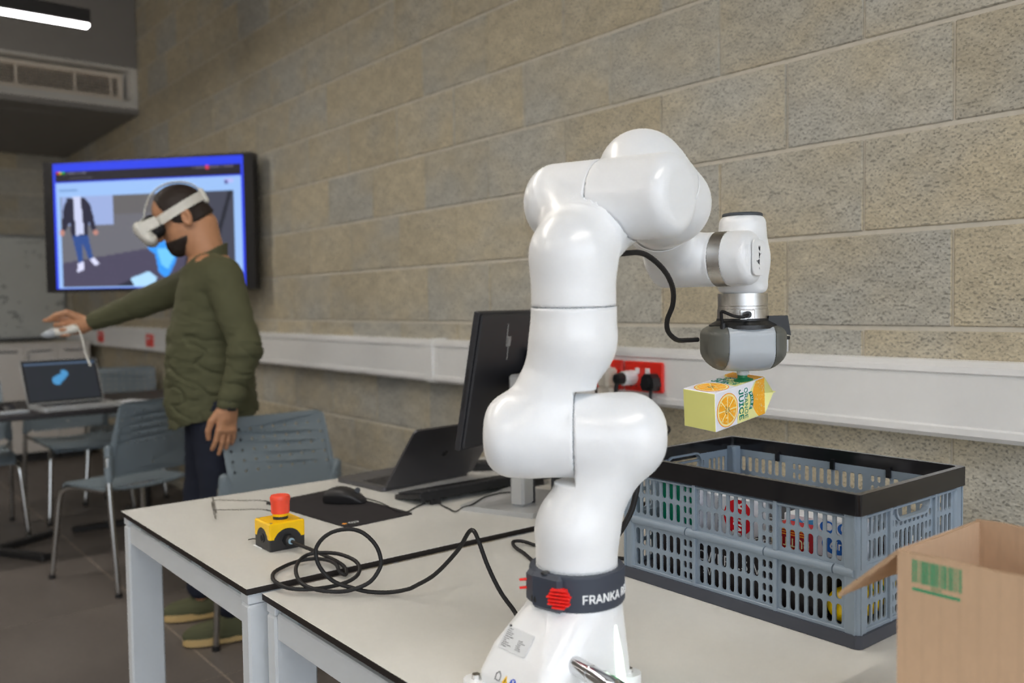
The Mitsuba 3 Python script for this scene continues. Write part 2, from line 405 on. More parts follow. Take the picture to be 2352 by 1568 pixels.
# ================================================================ robot arm
pl('robot_white', rgb(238, 240, 242), .28, .5, clearcoat=.3, clearcoat_gloss=.85)
pl('robot_grey', rgb(70, 74, 80), .45, .4)
pl('seal_grey', rgb(128, 134, 140), .6, .3)
pl('screw_dark', rgb(58, 62, 68), .35, .6, metallic=.6)
scene['steel'] = two({'type': 'roughconductor', 'material': 'none', 'specular_reflectance': {'type': 'rgb', 'value': [.74, .73, .71]}, 'alpha': .18})
pl('rubber_black', rgb(22, 22, 24), .55, .4)
pl('plastic_black', rgb(26, 27, 29), .4, .5)
pl('belt_grey', rgb(58, 64, 76), .5, .4)
pl('red_plastic', rgb(232, 40, 34), .35, .5)
pl('print_white', rgb(236, 238, 240), .6, .2)
pl('print_dark', rgb(58, 60, 66), .6, .2)
_A = [0, 0, 0, .0825, -.0825, 0, .088, 0]; _D = [.333, 0, .316, 0, .384, 0, 0, .107]
_AL = np.radians([0, -90, 90, 90, -90, 90, 90, 0])
def arm_fk(base, q):
    M = np.eye(4); M[:3, 3] = base; out = []
    for i in range(8):
        th = q[i] if i < 7 else 0; ca, sa, ct, st = math.cos(_AL[i]), math.sin(_AL[i]), math.cos(th), math.sin(th)
        M = M @ np.array([[ct, -st, 0, _A[i]], [st * ca, ct * ca, -sa, -_D[i] * sa], [st * sa, ct * sa, ca, _D[i] * ca], [0, 0, 0, 1]]); out.append(M.copy())
    return out
RB = A(.045, -1.172, .73)
FK = arm_fk(RB, [2.345, -.036, -.536, -1.991, -.023, 1.98, 0])
J2, J4, J5e, J6, J7 = [FK[k][:3, 3] for k in (1, 3, 4, 5, 6)]
R2 = -FK[1][:3, 2]; Z3 = FK[2][:3, 2]; Z4 = FK[3][:3, 2]; Z5 = FK[4][:3, 2]; Z6 = FK[5][:3, 2]
UZ = A(0, 0, 1)
P5 = J6 - Z5 * .384
rob = thing('robot_arm', 'large white jointed robot arm bolted to the desk beside the crate', 'robot arm')
HR = .003
# --- base
def bp(s, r, z): return RB + A(s, -r, z)
ring = [RB + A(.052 * math.cos(t), .052 * math.sin(t), .114) for t in np.linspace(0, 2 * np.pi, 40)[:-1]]
pts = [q for c in ring for q in ball_pts(c, .008, 1)]
for c, r in ((bp(-.045, .085, .05), .02), (bp(.042, .088, .046), .02), (bp(-.052, .100, .02), .02), (bp(.048, .100, .02), .02),
             (bp(.046, -.005, .02), .02), (bp(.035, -.035, .02), .02), (bp(-.045, -.045, .02), .02), (bp(-.055, .0, .02), .02)):
    pts += list(ball_pts(c, r, 3))
bs = part(rob, 'base', hull(pts), 'robot_white', smooth=60)
for s, r in ((-.072, .118), (.052, .118), (-.058, -.058), (.046, -.05)):
    f = part(bs, 'foot', cat(cyl(bp(s, r, 0), bp(s, r, .012), .017, 24), box(bp(s * .85, r * .85, .006), [.03, .03, .0116])), 'robot_white', smooth=35)
    part(bs, 'bolt', cyl(bp(s, r, .012), bp(s, r, .018), .006, 6), 'steel')
part(rob, 'collar', at(lathe([(.0, .112), (.0605, .112), (.0605, .128), (.0552, .1605), (0, .1605)], 48), frame(RB, x=[1, 0, 0], z=UZ)), 'robot_white', smooth=35)
# --- guard belt with the maker's lettering
belt = part(rob, 'guard_belt', at(lathe([(.056, .1135), (.0625, .1135), (.0642, .116), (.0642, .157), (.0628, .1595), (.056, .1605)], 72), frame(RB, x=[1, 0, 0], z=UZ)), 'belt_grey', smooth=40, label='dark grey belt with white lettering')
az0 = math.atan2(-.625, .78)
def wrap(mesh, r, ang, z):
    v = mesh.vertices; a = ang + v[:, 0] / r
    rr = r + v[:, 2]
    return trimesh.Trimesh(np.stack([RB[0] + rr * np.cos(a), RB[1] + rr * np.sin(a), RB[2] + z + v[:, 1]], 1), mesh.faces, process=False)
tx = meshkit.text_mesh('FRANKA ROBOTICS', .0108, .0006, True)
tx = tx.subdivide_to_size(.004)
part(belt, 'lettering', wrap(tx, .0643, az0 + .02, .126), 'print_white')
def polar(a, r, z): return RB + A(r * math.cos(az0 + a), r * math.sin(az0 + a), z)
part(belt, 'clasp', cat(at(box([0, 0, 0], [.05, .012, .048], .005), frame(polar(-.72, .063, .137), x=polar(-.72 + 1.5708, 1, 0) - RB, z=UZ)),
                        at(box([0, 0, 0], [.03, .012, .044], .005), frame(polar(-1.18, .064, .137), x=polar(-1.18 + 1.5708, 1, 0) - RB, z=UZ))), 'belt_grey', smooth=30)
for a, z in ((-.78, .1605), (-1.0, .125)):
    o = polar(a, .0625, z) if z > .15 else polar(a, .069, z)
    part(belt, 'button', at(lathe([(0, 0), (.006, 0), (.0055, .002), (0, .0026)], 24), frame(o, z=UZ if z > .15 else polar(a, 1, 0) - RB)), 'plastic_black', smooth=40)
kf = frame(polar(-.40, .0655, .134), x=polar(-.40 + 1.5708, 1, 0) - RB, y=UZ)
ms = [at(lathe([(0, 0), (.0135, 0), (.0135, .004), (0, .005)], 32), kf)]
for k in range(6):
    y = -.0112 + .0045 * k; w = math.sqrt(max(.0142 ** 2 - y * y, 1e-6))
    ms.append(at(box([0, y, .006], [2 * w + (.004 if k % 2 else 0), .0026, .010], .0008), kf))
part(belt, 'knob', cat(ms), 'red_plastic', label='ribbed red knob')
cl = frame(polar(-1.32, .068, .14), x=polar(-1.32, 1, 0) - RB, z=UZ)
part(belt, 'clip', cat([at(box(c, s, .0008), cl) for c, s in (((.004, 0, .005), (.016, .004, .003)), ((.004, 0, -.006), (.016, .004, .003)), ((-.003, 0, 0), (.004, .005, .014)))]), 'red_plastic', label='red forked clip')
# --- links
def sz(P): q = P - J2; return q @ R2, q @ UZ
def pocket(P, d, pk):
    for c, nrm, r in pk:
        c, nrm = np.asarray(c), unit(nrm)
        m = np.linalg.norm(P - c, axis=1) < .03
        if m.any():
            q = d[m].copy(); d[m] = np.maximum(q, -d_cap(P[m], c - nrm * .0015, c + nrm * .02, r))
    return d
POCK = {k: [] for k in range(1, 7)}
#POCKETS
def link1(P):
    s, z = sz(P)
    V = d_cap(P, RB + A(0, 0, .15), RB + A(0, 0, .197), .0548)
    Hh = d_cyl(P, J2 - R2 * .10, J2 + R2 * .120, .056, .046)
    Dg = d_cap(P, RB + A(0, 0, .222) + R2 * .004, J2 + R2 * .062, .048)
    d = smin(V, smin(Hh, Dg, .02), .028)
    d = np.maximum(d, -np.maximum(s - .0007, -.0617 - z))
    return pocket(P, np.maximum(d, .161 - (P[:, 2] - RB[2])), POCK[1])
def link2(P):
    s, z = sz(P); c0 = J2 + Z3 * .138
    V = d_cap(P, c0, J2 + Z3 * .30, .0568)
    Hh = d_cyl(P, J2 - R2 * .121, J2 + R2 * .10, .056, .034)
    Dg = d_cap(P, J2 - R2 * .062, J2 + Z3 * .112 - R2 * .004, .048)
    d = smin(V, smin(Hh, Dg, .02), .028)
    d = np.maximum(d, -np.maximum(-s - .0007, z - .0617))
    return pocket(P, np.maximum(d, (P - J2) @ Z3 - .1718), POCK[2])
def link3(P):
    q = P - J4; t = q @ Z4; rad = np.linalg.norm(q - t[:, None] * Z4, axis=1)
    V = d_cap(P, J2 + Z3 * .12, J2 + Z3 * .240, .056)
    Hh = d_cyl(P, J4 - Z4 * .119, J4 + Z4 * .1, .0565, .04)
    Dg = smin(d_cap(P, J2 + Z3 * .238, J4 - Z4 * .055 - UZ * .004, .046), d_cap(P, J2 + Z3 * .238, J4 - UZ * .03, .047), .02)
    d = smin(V, smin(Hh, Dg, .015), .018)
    d = np.maximum(d, -np.maximum(-(t + .0007), rad - .0585))
    return pocket(P, np.maximum(d, .1732 - (P - J2) @ Z3), POCK[3])
U0, U1 = .074, .138
def link4(P):
    q = P - J4; t = q @ Z4; rad = np.linalg.norm(q - t[:, None] * Z4, axis=1)
    Hh = d_cyl(P, J4 - Z4 * .08, J4 + Z4 * .117, .0565, .022)
    Bd = d_cap(P, P5 + Z5 * U0, P5 + Z5 * .2, .063)
    Dg = d_cap(P, J4 + Z4 * .03, P5 + Z5 * .09, .046)
    d = smin(smin(Bd, Dg, .03), Hh, .010)
    d = np.maximum(d, -np.maximum(t - .0007, rad - .0585))
    return pocket(P, np.maximum(d, (P - P5) @ Z5 - U1), POCK[4])
def link5(P):
    Bd = d_cap(P, P5 + Z5 * .09, P5 + Z5 * .174, .0626)
    N1 = d_cap(P, P5 + Z5 * .18 - Z6 * .03, P5 + Z5 * .335 - Z6 * .078, .050, .046)
    W = d_cyl(P, J6 - Z6 * .128, J6 - Z6 * .0088, .0472, .018)
    W2 = d_cyl(P, J6 - Z6 * .06, J6 - Z6 * .0088, .0472, .0008)
    d = np.minimum(smin(smin(Bd, N1, .04), W, .03), W2)
    d = np.maximum(d, np.where((P - P5) @ Z5 > .27, (P - J6) @ Z6 + .0088, -1.0))
    return pocket(P, np.maximum(d, U1 + .0014 - (P - P5) @ Z5), POCK[5])
def link6(P):
    Hh = d_cyl(P, J6 + Z6 * .0136, J6 + Z6 * .060, .0468, .016)
    H2 = d_cyl(P, J6 + Z6 * .0136, J6 + Z6 * .04, .0468, .001)
    z = P[:, 2]; tap = .0445 - np.clip(z - 1.33, 0, .1) * .06
    rad = np.linalg.norm((P - J7)[:, :2], axis=1)
    V = smax(rad - tap, np.abs(z - 1.3225) - .0705, .016)
    Br = d_cap(P, J6 + Z6 * .022, J7 + Z6 * .004, .040)
    return pocket(P, smin(np.minimum(Hh, H2), smin(V, Br, .02), .012), POCK[6])
def bounds(*pts, m=.075):
    pts = np.array(pts); return pts.min(0) - m, pts.max(0) + m
LK = {}
for i, (f, b) in enumerate(((link1, bounds(RB + A(0, 0, .2), J2 + R2 * .06, J2)), (link2, bounds(J2, J2 - R2 * .06, J2 + Z3 * .13)),
                            (link3, bounds(J2 + Z3 * .22, J2 + Z3 * .25, J4, J4 - Z4 * .06)), (link4, bounds(J4, J4 + Z4 * .06, P5 + Z5 * .05, P5 + Z5 * .09)),
                            (link5, bounds(P5 + Z5 * .14, J6, J6 - Z6 * .07)), (link6, bounds(J6 + Z6 * .02, J7, J7 + A(0, 0, .02))))):
    m = surfnet(f, *b, HR); LK[i + 1] = m
    k = part(rob, 'link', m, 'robot_white', smooth=38)
    for c, nrm, r in POCK[i + 1]:
        part(k, 'screw', at(lathe([(0, 0), (r * .82, 0), (r * .7, .0012), (r * .35, .0012), (r * .3, .0004), (0, .0004)], 14), frame(np.asarray(c) - unit(nrm) * (.0015 + r * .9), z=nrm)), 'screw_dark', smooth=30)
# joint seams: dark rings inside the gaps
for o, ax, r in ((J2, R2, .0545), (J2 + Z3 * .1725, Z3, .0555), (J4, Z4, .055), (P5 + Z5 * (U1 + .0007), Z5, .061)):
    part(rob, 'joint_seal', cyl(o - ax * .003, o + ax * .003, r - .001, 40), 'seal_grey', smooth=40)
# steel rings of the wrist
part(rob, 'wrist_ring', at(lathe([(.03, -.0086), (.0475, -.0086), (.0475, .0134), (.03, .0134)], 64), frame(J6, z=Z6)), 'steel', smooth=30, label='brushed steel ring')
part(rob, 'joint_seal', cyl(J6 - Z6 * .0095, J6 - Z6 * .0082, .0468, 48), 'robot_grey', smooth=30)
FZ = 1.2035
fl_ = part(rob, 'flange', at(lathe([(.0, 1.2525), (.0442, 1.2525), (.0442, 1.2305), (.0434, 1.2298), (.0442, 1.2291), (.0442, 1.2245), (.0452, 1.224), (.0452, 1.206), (.043, FZ), (0, FZ)], 72), frame([J7[0], J7[1], 0], x=[1, 0, 0], z=UZ)), 'steel', smooth=25, label='polished steel flange')
part(rob, 'button_pad', at(lathe([(0, 1.3915), (.0355, 1.3915), (.036, 1.3945), (.034, 1.3968), (0, 1.3972)], 40), frame([J7[0], J7[1], 0], x=[1, 0, 0], z=UZ)), 'robot_grey', smooth=35, label='dark button pad on top of the wrist')
# logo cap on the wrist
cap = sbox(-.014, -.019, .014, .019).buffer(.011)
_h = LK[6].ray.intersects_location([J6 + Z6 * .2], [-Z6])[0]
_h = _h[np.argmax(_h @ Z6)]
CF = frame(_h - Z6 * .0006, z=Z6, x=np.cross(UZ, Z6))
cp = part(rob, 'logo_cap', at(prism(cap, .0022), CF), 'robot_white', smooth=30)
lg = [[(-.002, .019), (.002, .0155), (.0005, .012), (-.002, .015)], [(.003, .02), (.0055, .0165), (.004, .0105), (.0015, .0145)], [(-.001, .009), (.005, .0055), (.0005, -.002)],
      [(.0062, .0075), (.0085, .0068), (.0068, .0055)], [(-.0045, -.0045), (.002, -.003), (.0015, -.0125)], [(-.0095, -.005), (-.0062, -.0062), (-.009, -.0088)], [(.0008, -.0165), (.0028, -.0205), (.0006, -.0195)], [(-.0045, -.0045), (.0018, -.0122), (-.005, -.0095)]]
part(cp, 'logo', at(cat([prism(Polygon(q), .0004, .0022) for q in lg]), CF), 'print_dark', label='dark logo of small triangles')
# connectors and marks on the base
pl('chrome', rgb(205, 205, 205), .14, .8, metallic=1.0)
pl('green_print', rgb(18, 150, 80), .5, .3)
def plug(o, d, prof, mat, name='connector'): return part(bs, name, at(lathe(prof, 28), frame(o, z=d)), mat, smooth=30)
px_ = A(1, -.05, -.06)
k = plug(bp(.052, .062, .058), px_, [(.0, 0), (.0112, 0), (.0112, .040), (.0104, .041), (.0104, .044), (.0118, .045), (.0118, .072), (.0108, .075), (.0108, .085), (.007, .088), (0, .088)], 'chrome', 'plug')
part(k, 'cable_end', cyl(bp(.052, .062, .058) + unit(px_) * .086, bp(.052, .062, .058) + unit(px_) * .112, .0055, 16), 'rubber_black', smooth=30)
plug(bp(.044, .014, .078), A(1, -.1, .15), [(0, 0), (.0085, 0), (.0085, .005), (.0072, .006), (.0072, .014), (.0052, .015), (.0052, .007), (0, .007)], 'chrome')
part(bs, 'socket_pin', cyl(bp(.052, .014, .079), bp(.057, .015, .0797), .0048, 16), 'rubber_black', smooth=30)
k = plug(bp(.056, .018, .032), px_, [(0, 0), (.0085, 0), (.0085, .012), (.0075, .013), (.0075, .02), (0, .02)], 'chrome', 'plug')
q = bp(.056, .018, .032)
part(k, 'boot', cat(at(lathe([(0, 0), (.0082, 0), (.0078, .03), (.0045, .042), (0, .042)], 20), frame(q + unit(px_) * .02, z=px_))), 'rubber_black', smooth=35)
part(k, 'green_band', at(lathe([(.0083, 0), (.0084, .001), (.0084, .012), (.0082, .013)], 20), frame(q + unit(px_) * .024, z=px_)), 'green_print', smooth=35)
# status light strip at the base's right edge
scene['led_body'] = {'type': 'diffuse', 'reflectance': {'type': 'rgb', 'value': [.8, .85, .8]}}
st = tube([bp(.064, -.016, .012), bp(.059, -.014, .05), bp(.0525, -.010, .088)], .0085, 12)
k = part(bs, 'status_light', st, 'led_body', smooth=True, label='glowing pale green white light strip')
scene[k]['emitter'] = {'type': 'area', 'radiance': {'type': 'rgb', 'value': [1.5, 2.1, 1.6]}}
# type plate on the sloping rear face, and three small symbols below it
n_r = unit(np.cross(bp(.04, .1, .05) - bp(-.04, .1, .05), bp(0, .055, .122) - bp(0, .106, .064)))
if n_r[2] < 0: n_r = -n_r
def on_base(s, z0, n, dist=.25):
    """point on the base surface found along its own rear direction"""
    bm = on_base.m
    o = bp(s, .25, z0); loc, _, _ = bm.ray.intersects_location([o], [A(0, 1, 0)])
    return loc[np.argmin(np.linalg.norm(loc - o, axis=1))] if len(loc) else bp(s, .1, z0)
on_base.m = hull(pts)
p0, p1, p2 = on_base(-.042, .062, 0), on_base(.012, .062, 0), on_base(-.015, .082, 0)
pz = unit(np.cross(p1 - p0, p2 - p0)); pz = pz if pz[2] > 0 else -pz
PF = frame((p0 + p1) / 4 + p2 / 2 + pz * .0012, x=p1 - p0, z=pz)
pl('plate', rgb(214, 217, 220), .35, .5)
tp = part(bs, 'type_plate', at(box([0, 0, 0], [.054, .030, .0005]), PF), 'plate', label='silver type plate with small print')
ms = [box([-.024 + .0002 * RNG.integers(0, 6) + w / 2, .012 - .0026 * k, .0004], [w, .0009, .0002]) for k, w in enumerate(RNG.uniform(.006, .022, 10))]
ms += [box([.004 + w / 2, .002 - .0024 * k, .0004], [w, .0008, .0002]) for k, w in enumerate(RNG.uniform(.005, .016, 6))]
ms += [box([-.022, .0155, .0004], [.004, .003, .0002])]
part(tp, 'small_print', at(cat(ms), PF), 'print_dark')
q0, q1, q2 = on_base(-.03, .03, 0), on_base(.02, .03, 0), on_base(-.03, .045, 0)
qz = unit(np.cross(q1 - q0, q2 - q0)); qz = qz if qz[1] < 0 else -qz
SF = frame(q0 + qz * .0004, x=q1 - q0, z=qz)
pl('sign_yellow', rgb(240, 190, 20), .5, .4); pl('sign_blue', rgb(40, 80, 190), .5, .4)
house = Polygon([(-.005, -.005), (.005, -.005), (.005, .003), (0, .007), (-.005, .003)])
part(bs, 'house_sign', at(prism(house.difference(house.buffer(-.0009)), .0003), SF @ trimesh.transformations.translation_matrix([.006, 0, 0])), 'print_dark')
part(bs, 'warning_sign', at(prism(Polygon([(-.0055, -.005), (.0055, -.005), (0, .0055)]), .0003), SF @ trimesh.transformations.translation_matrix([.021, 0, 0])), 'sign_yellow', label='yellow warning triangle')
part(bs, 'mandatory_sign', at(lathe([(0, 0), (.0058, 0), (.0058, .0003), (0, .0003)], 28), SF @ trimesh.transformations.translation_matrix([.036, 0, 0])), 'sign_blue', label='blue round sign')
part(bs, 'sign_figure', at(cat(box([0, -.001, .0004], [.003, .005, .0003]), lathe([(0, .0003), (.0014, .0003), (.0014, .0006), (0, .0006)], 10).apply_translation([0, .003, 0])), SF @ trimesh.transformations.translation_matrix([.036, 0, 0])), 'print_white')
part(bs, 'warning_bolt', at(prism(Polygon([(-.0008, -.0038), (.0008, -.0038), (.0006, .002), (-.0006, .002)]), .0006), SF @ trimesh.transformations.translation_matrix([.021, 0, 0])), 'print_dark')
# ================================================================ vacuum gripper under the flange
pl('tool_light', rgb(176, 182, 188), .32, .5)
pl('tool_dark', rgb(92, 93, 88), .38, .45)
pl('cup_green', rgb(10, 118, 72), .4, .5)
scene['clear_plastic'] = {'type': 'thindielectric', 'int_ior': 1.3}
gr = thing('vacuum_gripper', 'grey vacuum gripper with green suction cup mounted under the wrist of the arm', 'gripper')
G0 = A(J7[0], J7[1], 0); GN = unit(A(.815, -.58, 0)); GW = A(.58, .815, 0)
def g2(P):
    q = P - G0; w, n, z = q @ GW, q @ GN, P[:, 2]
    ins = np.clip((1.150 - z) / .037, 0, 1.3) ** 2 * .024 + np.clip((z - 1.178) / .018, 0, 1.3) ** 2 * .012
    a = np.abs(w) - (.0715 - ins) + .034; b = np.abs(n) - (.0565 - ins) + .034
    d = np.hypot(np.maximum(a, 0), np.maximum(b, 0)) + np.minimum(np.maximum(a, b), 0) - .034
    return smax(d, np.abs(z - 1.1545) - .0415, .010), w
WB = .0415
gb = (G0 + A(-.09, -.09, 1.10), G0 + A(.09, .09, 1.21))
part(gr, 'body', surfnet(lambda P: (lambda d, w: np.maximum(d, np.abs(w) - WB))(*g2(P)), *gb, .0025), 'tool_light', smooth=35)
for sgn in (-1, 1):
    part(gr, 'side_cover', surfnet(lambda P: (lambda d, w: np.maximum(d, WB + .0006 - sgn * w))(*g2(P)), *gb, .0025), 'tool_dark', smooth=35, label='dark grey side cover')
part(gr, 'seam', surfnet(lambda P: (lambda d, w: np.maximum(np.abs(d + .0000) - .0003, np.maximum(np.abs(w) - WB + .001, np.abs(P[:, 2] - 1.1335) - .0003)))(*g2(P)), *gb, .0025), 'tool_dark') if False else None
part(gr, 'collar', at(lathe([(0, 1.190), (.0605, 1.190), (.060, 1.196), (.047, 1.2035), (.0465, 1.2075), (0, 1.2075)], 56), frame(G0, x=[1, 0, 0], z=UZ)), 'plastic_black', smooth=30, label='glossy black collar')
part(gr, 'bracket', at(prism(Polygon([(.036, 1.192), (.080, 1.176), (.074, 1.212), (.040, 1.212)]), .006), np.array([[GW[0], 0, GN[0], G0[0] + .02 * GN[0]], [GW[1], 0, GN[1], G0[1] + .02 * GN[1]], [0, 1, 0, 0], [0, 0, 0, 1.0]])), 'plastic_black')
kb = G0 + GW * .078 + GN * .002
part(gr, 'air_fitting', at(lathe([(0, 1.146), (.0085, 1.146), (.0085, 1.168), (.0075, 1.169), (0, 1.169)], 24), frame([kb[0], kb[1], 0], x=[1, 0, 0], z=UZ)), 'chrome', smooth=30)
part(gr, 'fitting_cap', at(lathe([(0, 1.169), (.0088, 1.169), (.0088, 1.174), (0, 1.1745)], 24), frame([kb[0], kb[1], 0], x=[1, 0, 0], z=UZ)), 'plastic_black', smooth=30)
ck = part(gr, 'connector_plate', at(box([0, 0, 0], [.027, .018, .003], .001), frame(G0 + GN * .0445 + A(0, 0, 1.2145) - GW * .006, x=GW, y=UZ)), 'steel')
cc = G0 + GN * .046 + A(0, 0, 1.215) - GW * .010
part(ck, 'connector', cat(cyl(cc, cc + GN * .012, .0052, 18), cyl(cc + GN * .010, cc + GN * .016, .0062, 18)), 'plastic_black', smooth=30)
lead = [cc + GN * .014, cc + GN * .020 - GW * .01 + A(0, 0, -.004), G0 + GN * .060 - GW * .035 + A(0, 0, 1.213), G0 + GN * .050 - GW * .052 + A(0, 0, 1.2205), G0 + GN * .046 - GW * .053 + A(0, 0, 1.213), G0 + GN * .043 - GW * .0505 + A(0, 0, 1.2), G0 + GN * .041 - GW * .0485 + A(0, 0, 1.186)]
part(gr, 'lead', tube(spline(lead, 8), .0028, 10), 'rubber_black', smooth=True)
part(gr, 'lead_plug', cat(cyl(lead[-1] + A(0, 0, .014), lead[-1] + A(0, 0, -.006), .0052, 18), cyl(lead[-1] + A(0, 0, -.004), lead[-1] + A(0, 0, -.007), .0085, 18)), 'plastic_black', smooth=30)
part(gr, 'cup_stem', at(lathe([(0, 1.1035), (.0085, 1.1035), (.011, 1.106), (.011, 1.114), (0, 1.114)], 28), frame(G0, x=[1, 0, 0], z=UZ)), 'plate', smooth=30)
cz = 1.0930
part(gr, 'suction_cup', at(lathe([(0, .0012), (.0185, .0004), (.0188, .0016), (.012, .0042), (.0088, .006), (.0086, .0105), (0, .0106)], 36), frame(G0 + A(0, 0, cz + .0008), x=[1, 0, 0], z=unit(A(-.05, -.10, 1)))), 'cup_green', smooth=35, label='green rubber suction cup')
labels[gr]['label'] = 'grey vacuum gripper with green suction cup under the wrist of the robot arm'
# ---- cable led along the arm
cable = [A(.020, -1.098, 1.286), A(.012, -1.067, 1.305), A(.012, -1.035, 1.311), A(.005, -.996, 1.312), A(-.003, -.958, 1.301), A(-.018, -.915, 1.282), A(-.039, -.877, 1.259), A(-.058, -.856, 1.234), A(-.077, -.848, 1.209), A(-.089, -.832, 1.189), A(-.098, -.80, 1.174), A(-.116, -.752, 1.171), A(-.1285, -.708, 1.170)]
solo('arm_cable', 'black cable hanging from the arm\'s forearm and running into the grey gripper', 'cable', tube(spline(cable, 8), .0042, 12), 'rubber_black', smooth=True)
so = P5 + Z5 * .235 - Z6 * .048
part(rob, 'cable_strap', at(lathe([(.0535, -.009), (.055, -.008), (.055, .008), (.0535, .009)], 48), frame(so, z=unit(Z5 * .9 - Z6 * .4))), 'print_white', smooth=30, label='white strap tying the cable')
# ================================================================ juice carton on the suction cup
pl('carton_white', rgb(240, 240, 246), .38, .4); pl('carton_yellow', rgb(232, 230, 140), .4, .4)
pl('carton_pale', rgb(236, 234, 160), .42, .4); pl('orange_skin', rgb(244, 160, 60), .42, .4); pl('orange_rind', rgb(252, 232, 160), .42, .4)
pl('orange_flesh', mikit.proc(lambda p, n, uv: mix(rgb(250, 178, 40), rgb(255, 216, 130), smoothstep(.58, .75, fbm(p.x * 420, p.y * 420, p.z * 300, 2)))), .42, .4)
pl('teal_print', rgb(0, 118, 100), .45, .4); pl('print_black', rgb(30, 34, 30), .5, .3)
CW, CL, CG = .070, .147, .029
CR = np.array([[-.017, -.997, .075], [.991, -.026, -.132], [.134, .072, .988]])
CM = np.eye(4); CM[:3, 0], CM[:3, 1], CM[:3, 2] = unit(CR[:, 0]), unit(CR[:, 1]), unit(CR[:, 2])
CM[:3, :3] = np.linalg.qr(CM[:3, :3])[0] * np.sign(np.diag(np.linalg.qr(CM[:3, :3])[1])); CM[:3, 3] = [-.096, -.745, 1.0815]
car = thing('juice_carton', 'small orange juice carton hanging from the green suction cup above the crate', 'carton')
e = .0012
part(car, 'body', at(bx(0.0004, CL, -CW / 2, CW / 2, -CW, 0, e), CM), 'carton_white')
part(car, 'base_panel', at(bx(-.0006, .001, -CW / 2 + .001, CW / 2 - .001, -CW + .001, -.001, .0004), CM), 'carton_yellow', label='plain yellow bottom panel')
h2 = CW / 2
gab = trimesh.Trimesh([[CL, -h2, 0], [CL, h2, 0], [CL, h2, -CW], [CL, -h2, -CW], [CL + CG, -h2, -h2], [CL + CG, h2, -h2], [CL + CG * .25, -h2 + .016, -h2 + .0], [CL + CG * .25, h2 - .016, -h2]],
                      [[0, 1, 5], [0, 5, 4], [2, 3, 4], [2, 4, 5], [0, 4, 6], [4, 3, 6], [3, 0, 6], [1, 7, 5], [5, 7, 2], [2, 7, 1]], process=False)
part(car, 'gable', at(cat(gab, bx(CL + CG - .002, CL + CG + .006, -h2, h2, -h2 - .0008, -h2 + .0008)), CM), 'carton_pale', label='pale yellow folded gable')
def side_frame(face):   # u = along the carton, v = across the face
    if face == 'right': return CM @ np.array([[0, 1, 0, 0], [0, 0, -1, -h2 - .0003], [-1, 0, 0, -h2], [0, 0, 0, 1.0]])   # text x = -z, y = +long
    return CM @ np.array([[0, 1, 0, 0], [-1, 0, 0, 0], [0, 0, 1, .0003], [0, 0, 0, 1.0]])
for face in ('right', 'top'):
    F_ = side_frame(face); P_ = part(car, 'print_panel', at(prism(sbox(-h2 + .0012, .062, h2 - .0012, CL - .0012).difference(Polygon([(-h2, .062), (-h2, .12), (.02, .062)])), .0002), F_), 'carton_pale')
    oc = (.002, .034); R_ = .0305
    part(P_, 'orange_skin', at(prism(Point(oc).buffer(R_, 32), .0003), F_), 'orange_skin')
    part(P_, 'orange_rind', at(prism(Point(oc).buffer(R_ * .95, 32), .0004), F_), 'orange_rind')
    seg = [Polygon([(oc[0] + .0018 * math.cos(a + .4), oc[1] + .0018 * math.sin(a + .4))] + [(oc[0] + R_ * .83 * math.cos(a + t), oc[1] + R_ * .83 * math.sin(a + t)) for t in np.linspace(.05, .735, 8)]) for a in np.arange(8) * math.pi / 4]
    part(P_, 'orange_segments', at(cat([prism(s_, .0005) for s_ in seg]), F_), 'orange_flesh')
    part(P_, 'slice_text', at(cat(mv(text('NO', .0042, .0007), oc[0], oc[1] + .003, 0), mv(text('PULP', .0042, .0007), oc[0], oc[1] - .0045, 0)), F_), 'print_black')
    j = meshkit.text_mesh('JUICE', .0125, .0004, True); j.apply_translation([-(j.bounds[0][0] + j.bounds[1][0]) / 2, 0, 0]); j.apply_scale([.056 / (j.bounds[1][0] - j.bounds[0][0]), 1, 1])
    o_ = meshkit.text_mesh('ORANGE', .0095, .0004); o_.apply_translation([-(o_.bounds[0][0] + o_.bounds[1][0]) / 2, 0, 0]); o_.apply_scale([.056 / (o_.bounds[1][0] - o_.bounds[0][0]), 1, 1])
    part(P_, 'title_text', at(cat(mv(j, .001, .0685, .0001), mv(o_, .001, .0845, .0001)), F_), 'teal_print')
    big = Point(-.002, .150).buffer(.0425, 40).intersection(sbox(-h2 + .001, .09, h2 - .001, CL - .001))
    part(P_, 'orange_half', at(prism(big, .00045), F_), 'orange_flesh')
    arc = Point(-.001, .078).buffer(.033, 40).difference(Point(-.001, .078).buffer(.0245, 40)).intersection(sbox(-.017, .09, .015, .13))
    part(P_, 'ribbon', at(prism(arc, .0006), F_), 'teal_print')
    pt = []
    for i, ch in enumerate('PURE'):
        a = .42 - .28 * i; m = text(ch, .0062, .0008, True); m = at(m, rotz(-(-a) if False else a)); pt.append(mv(m, -.001 - .0288 * math.sin(a), .078 + .0288 * math.cos(a), 0))
    part(P_, 'ribbon_text', at(cat(pt), F_), 'print_white')
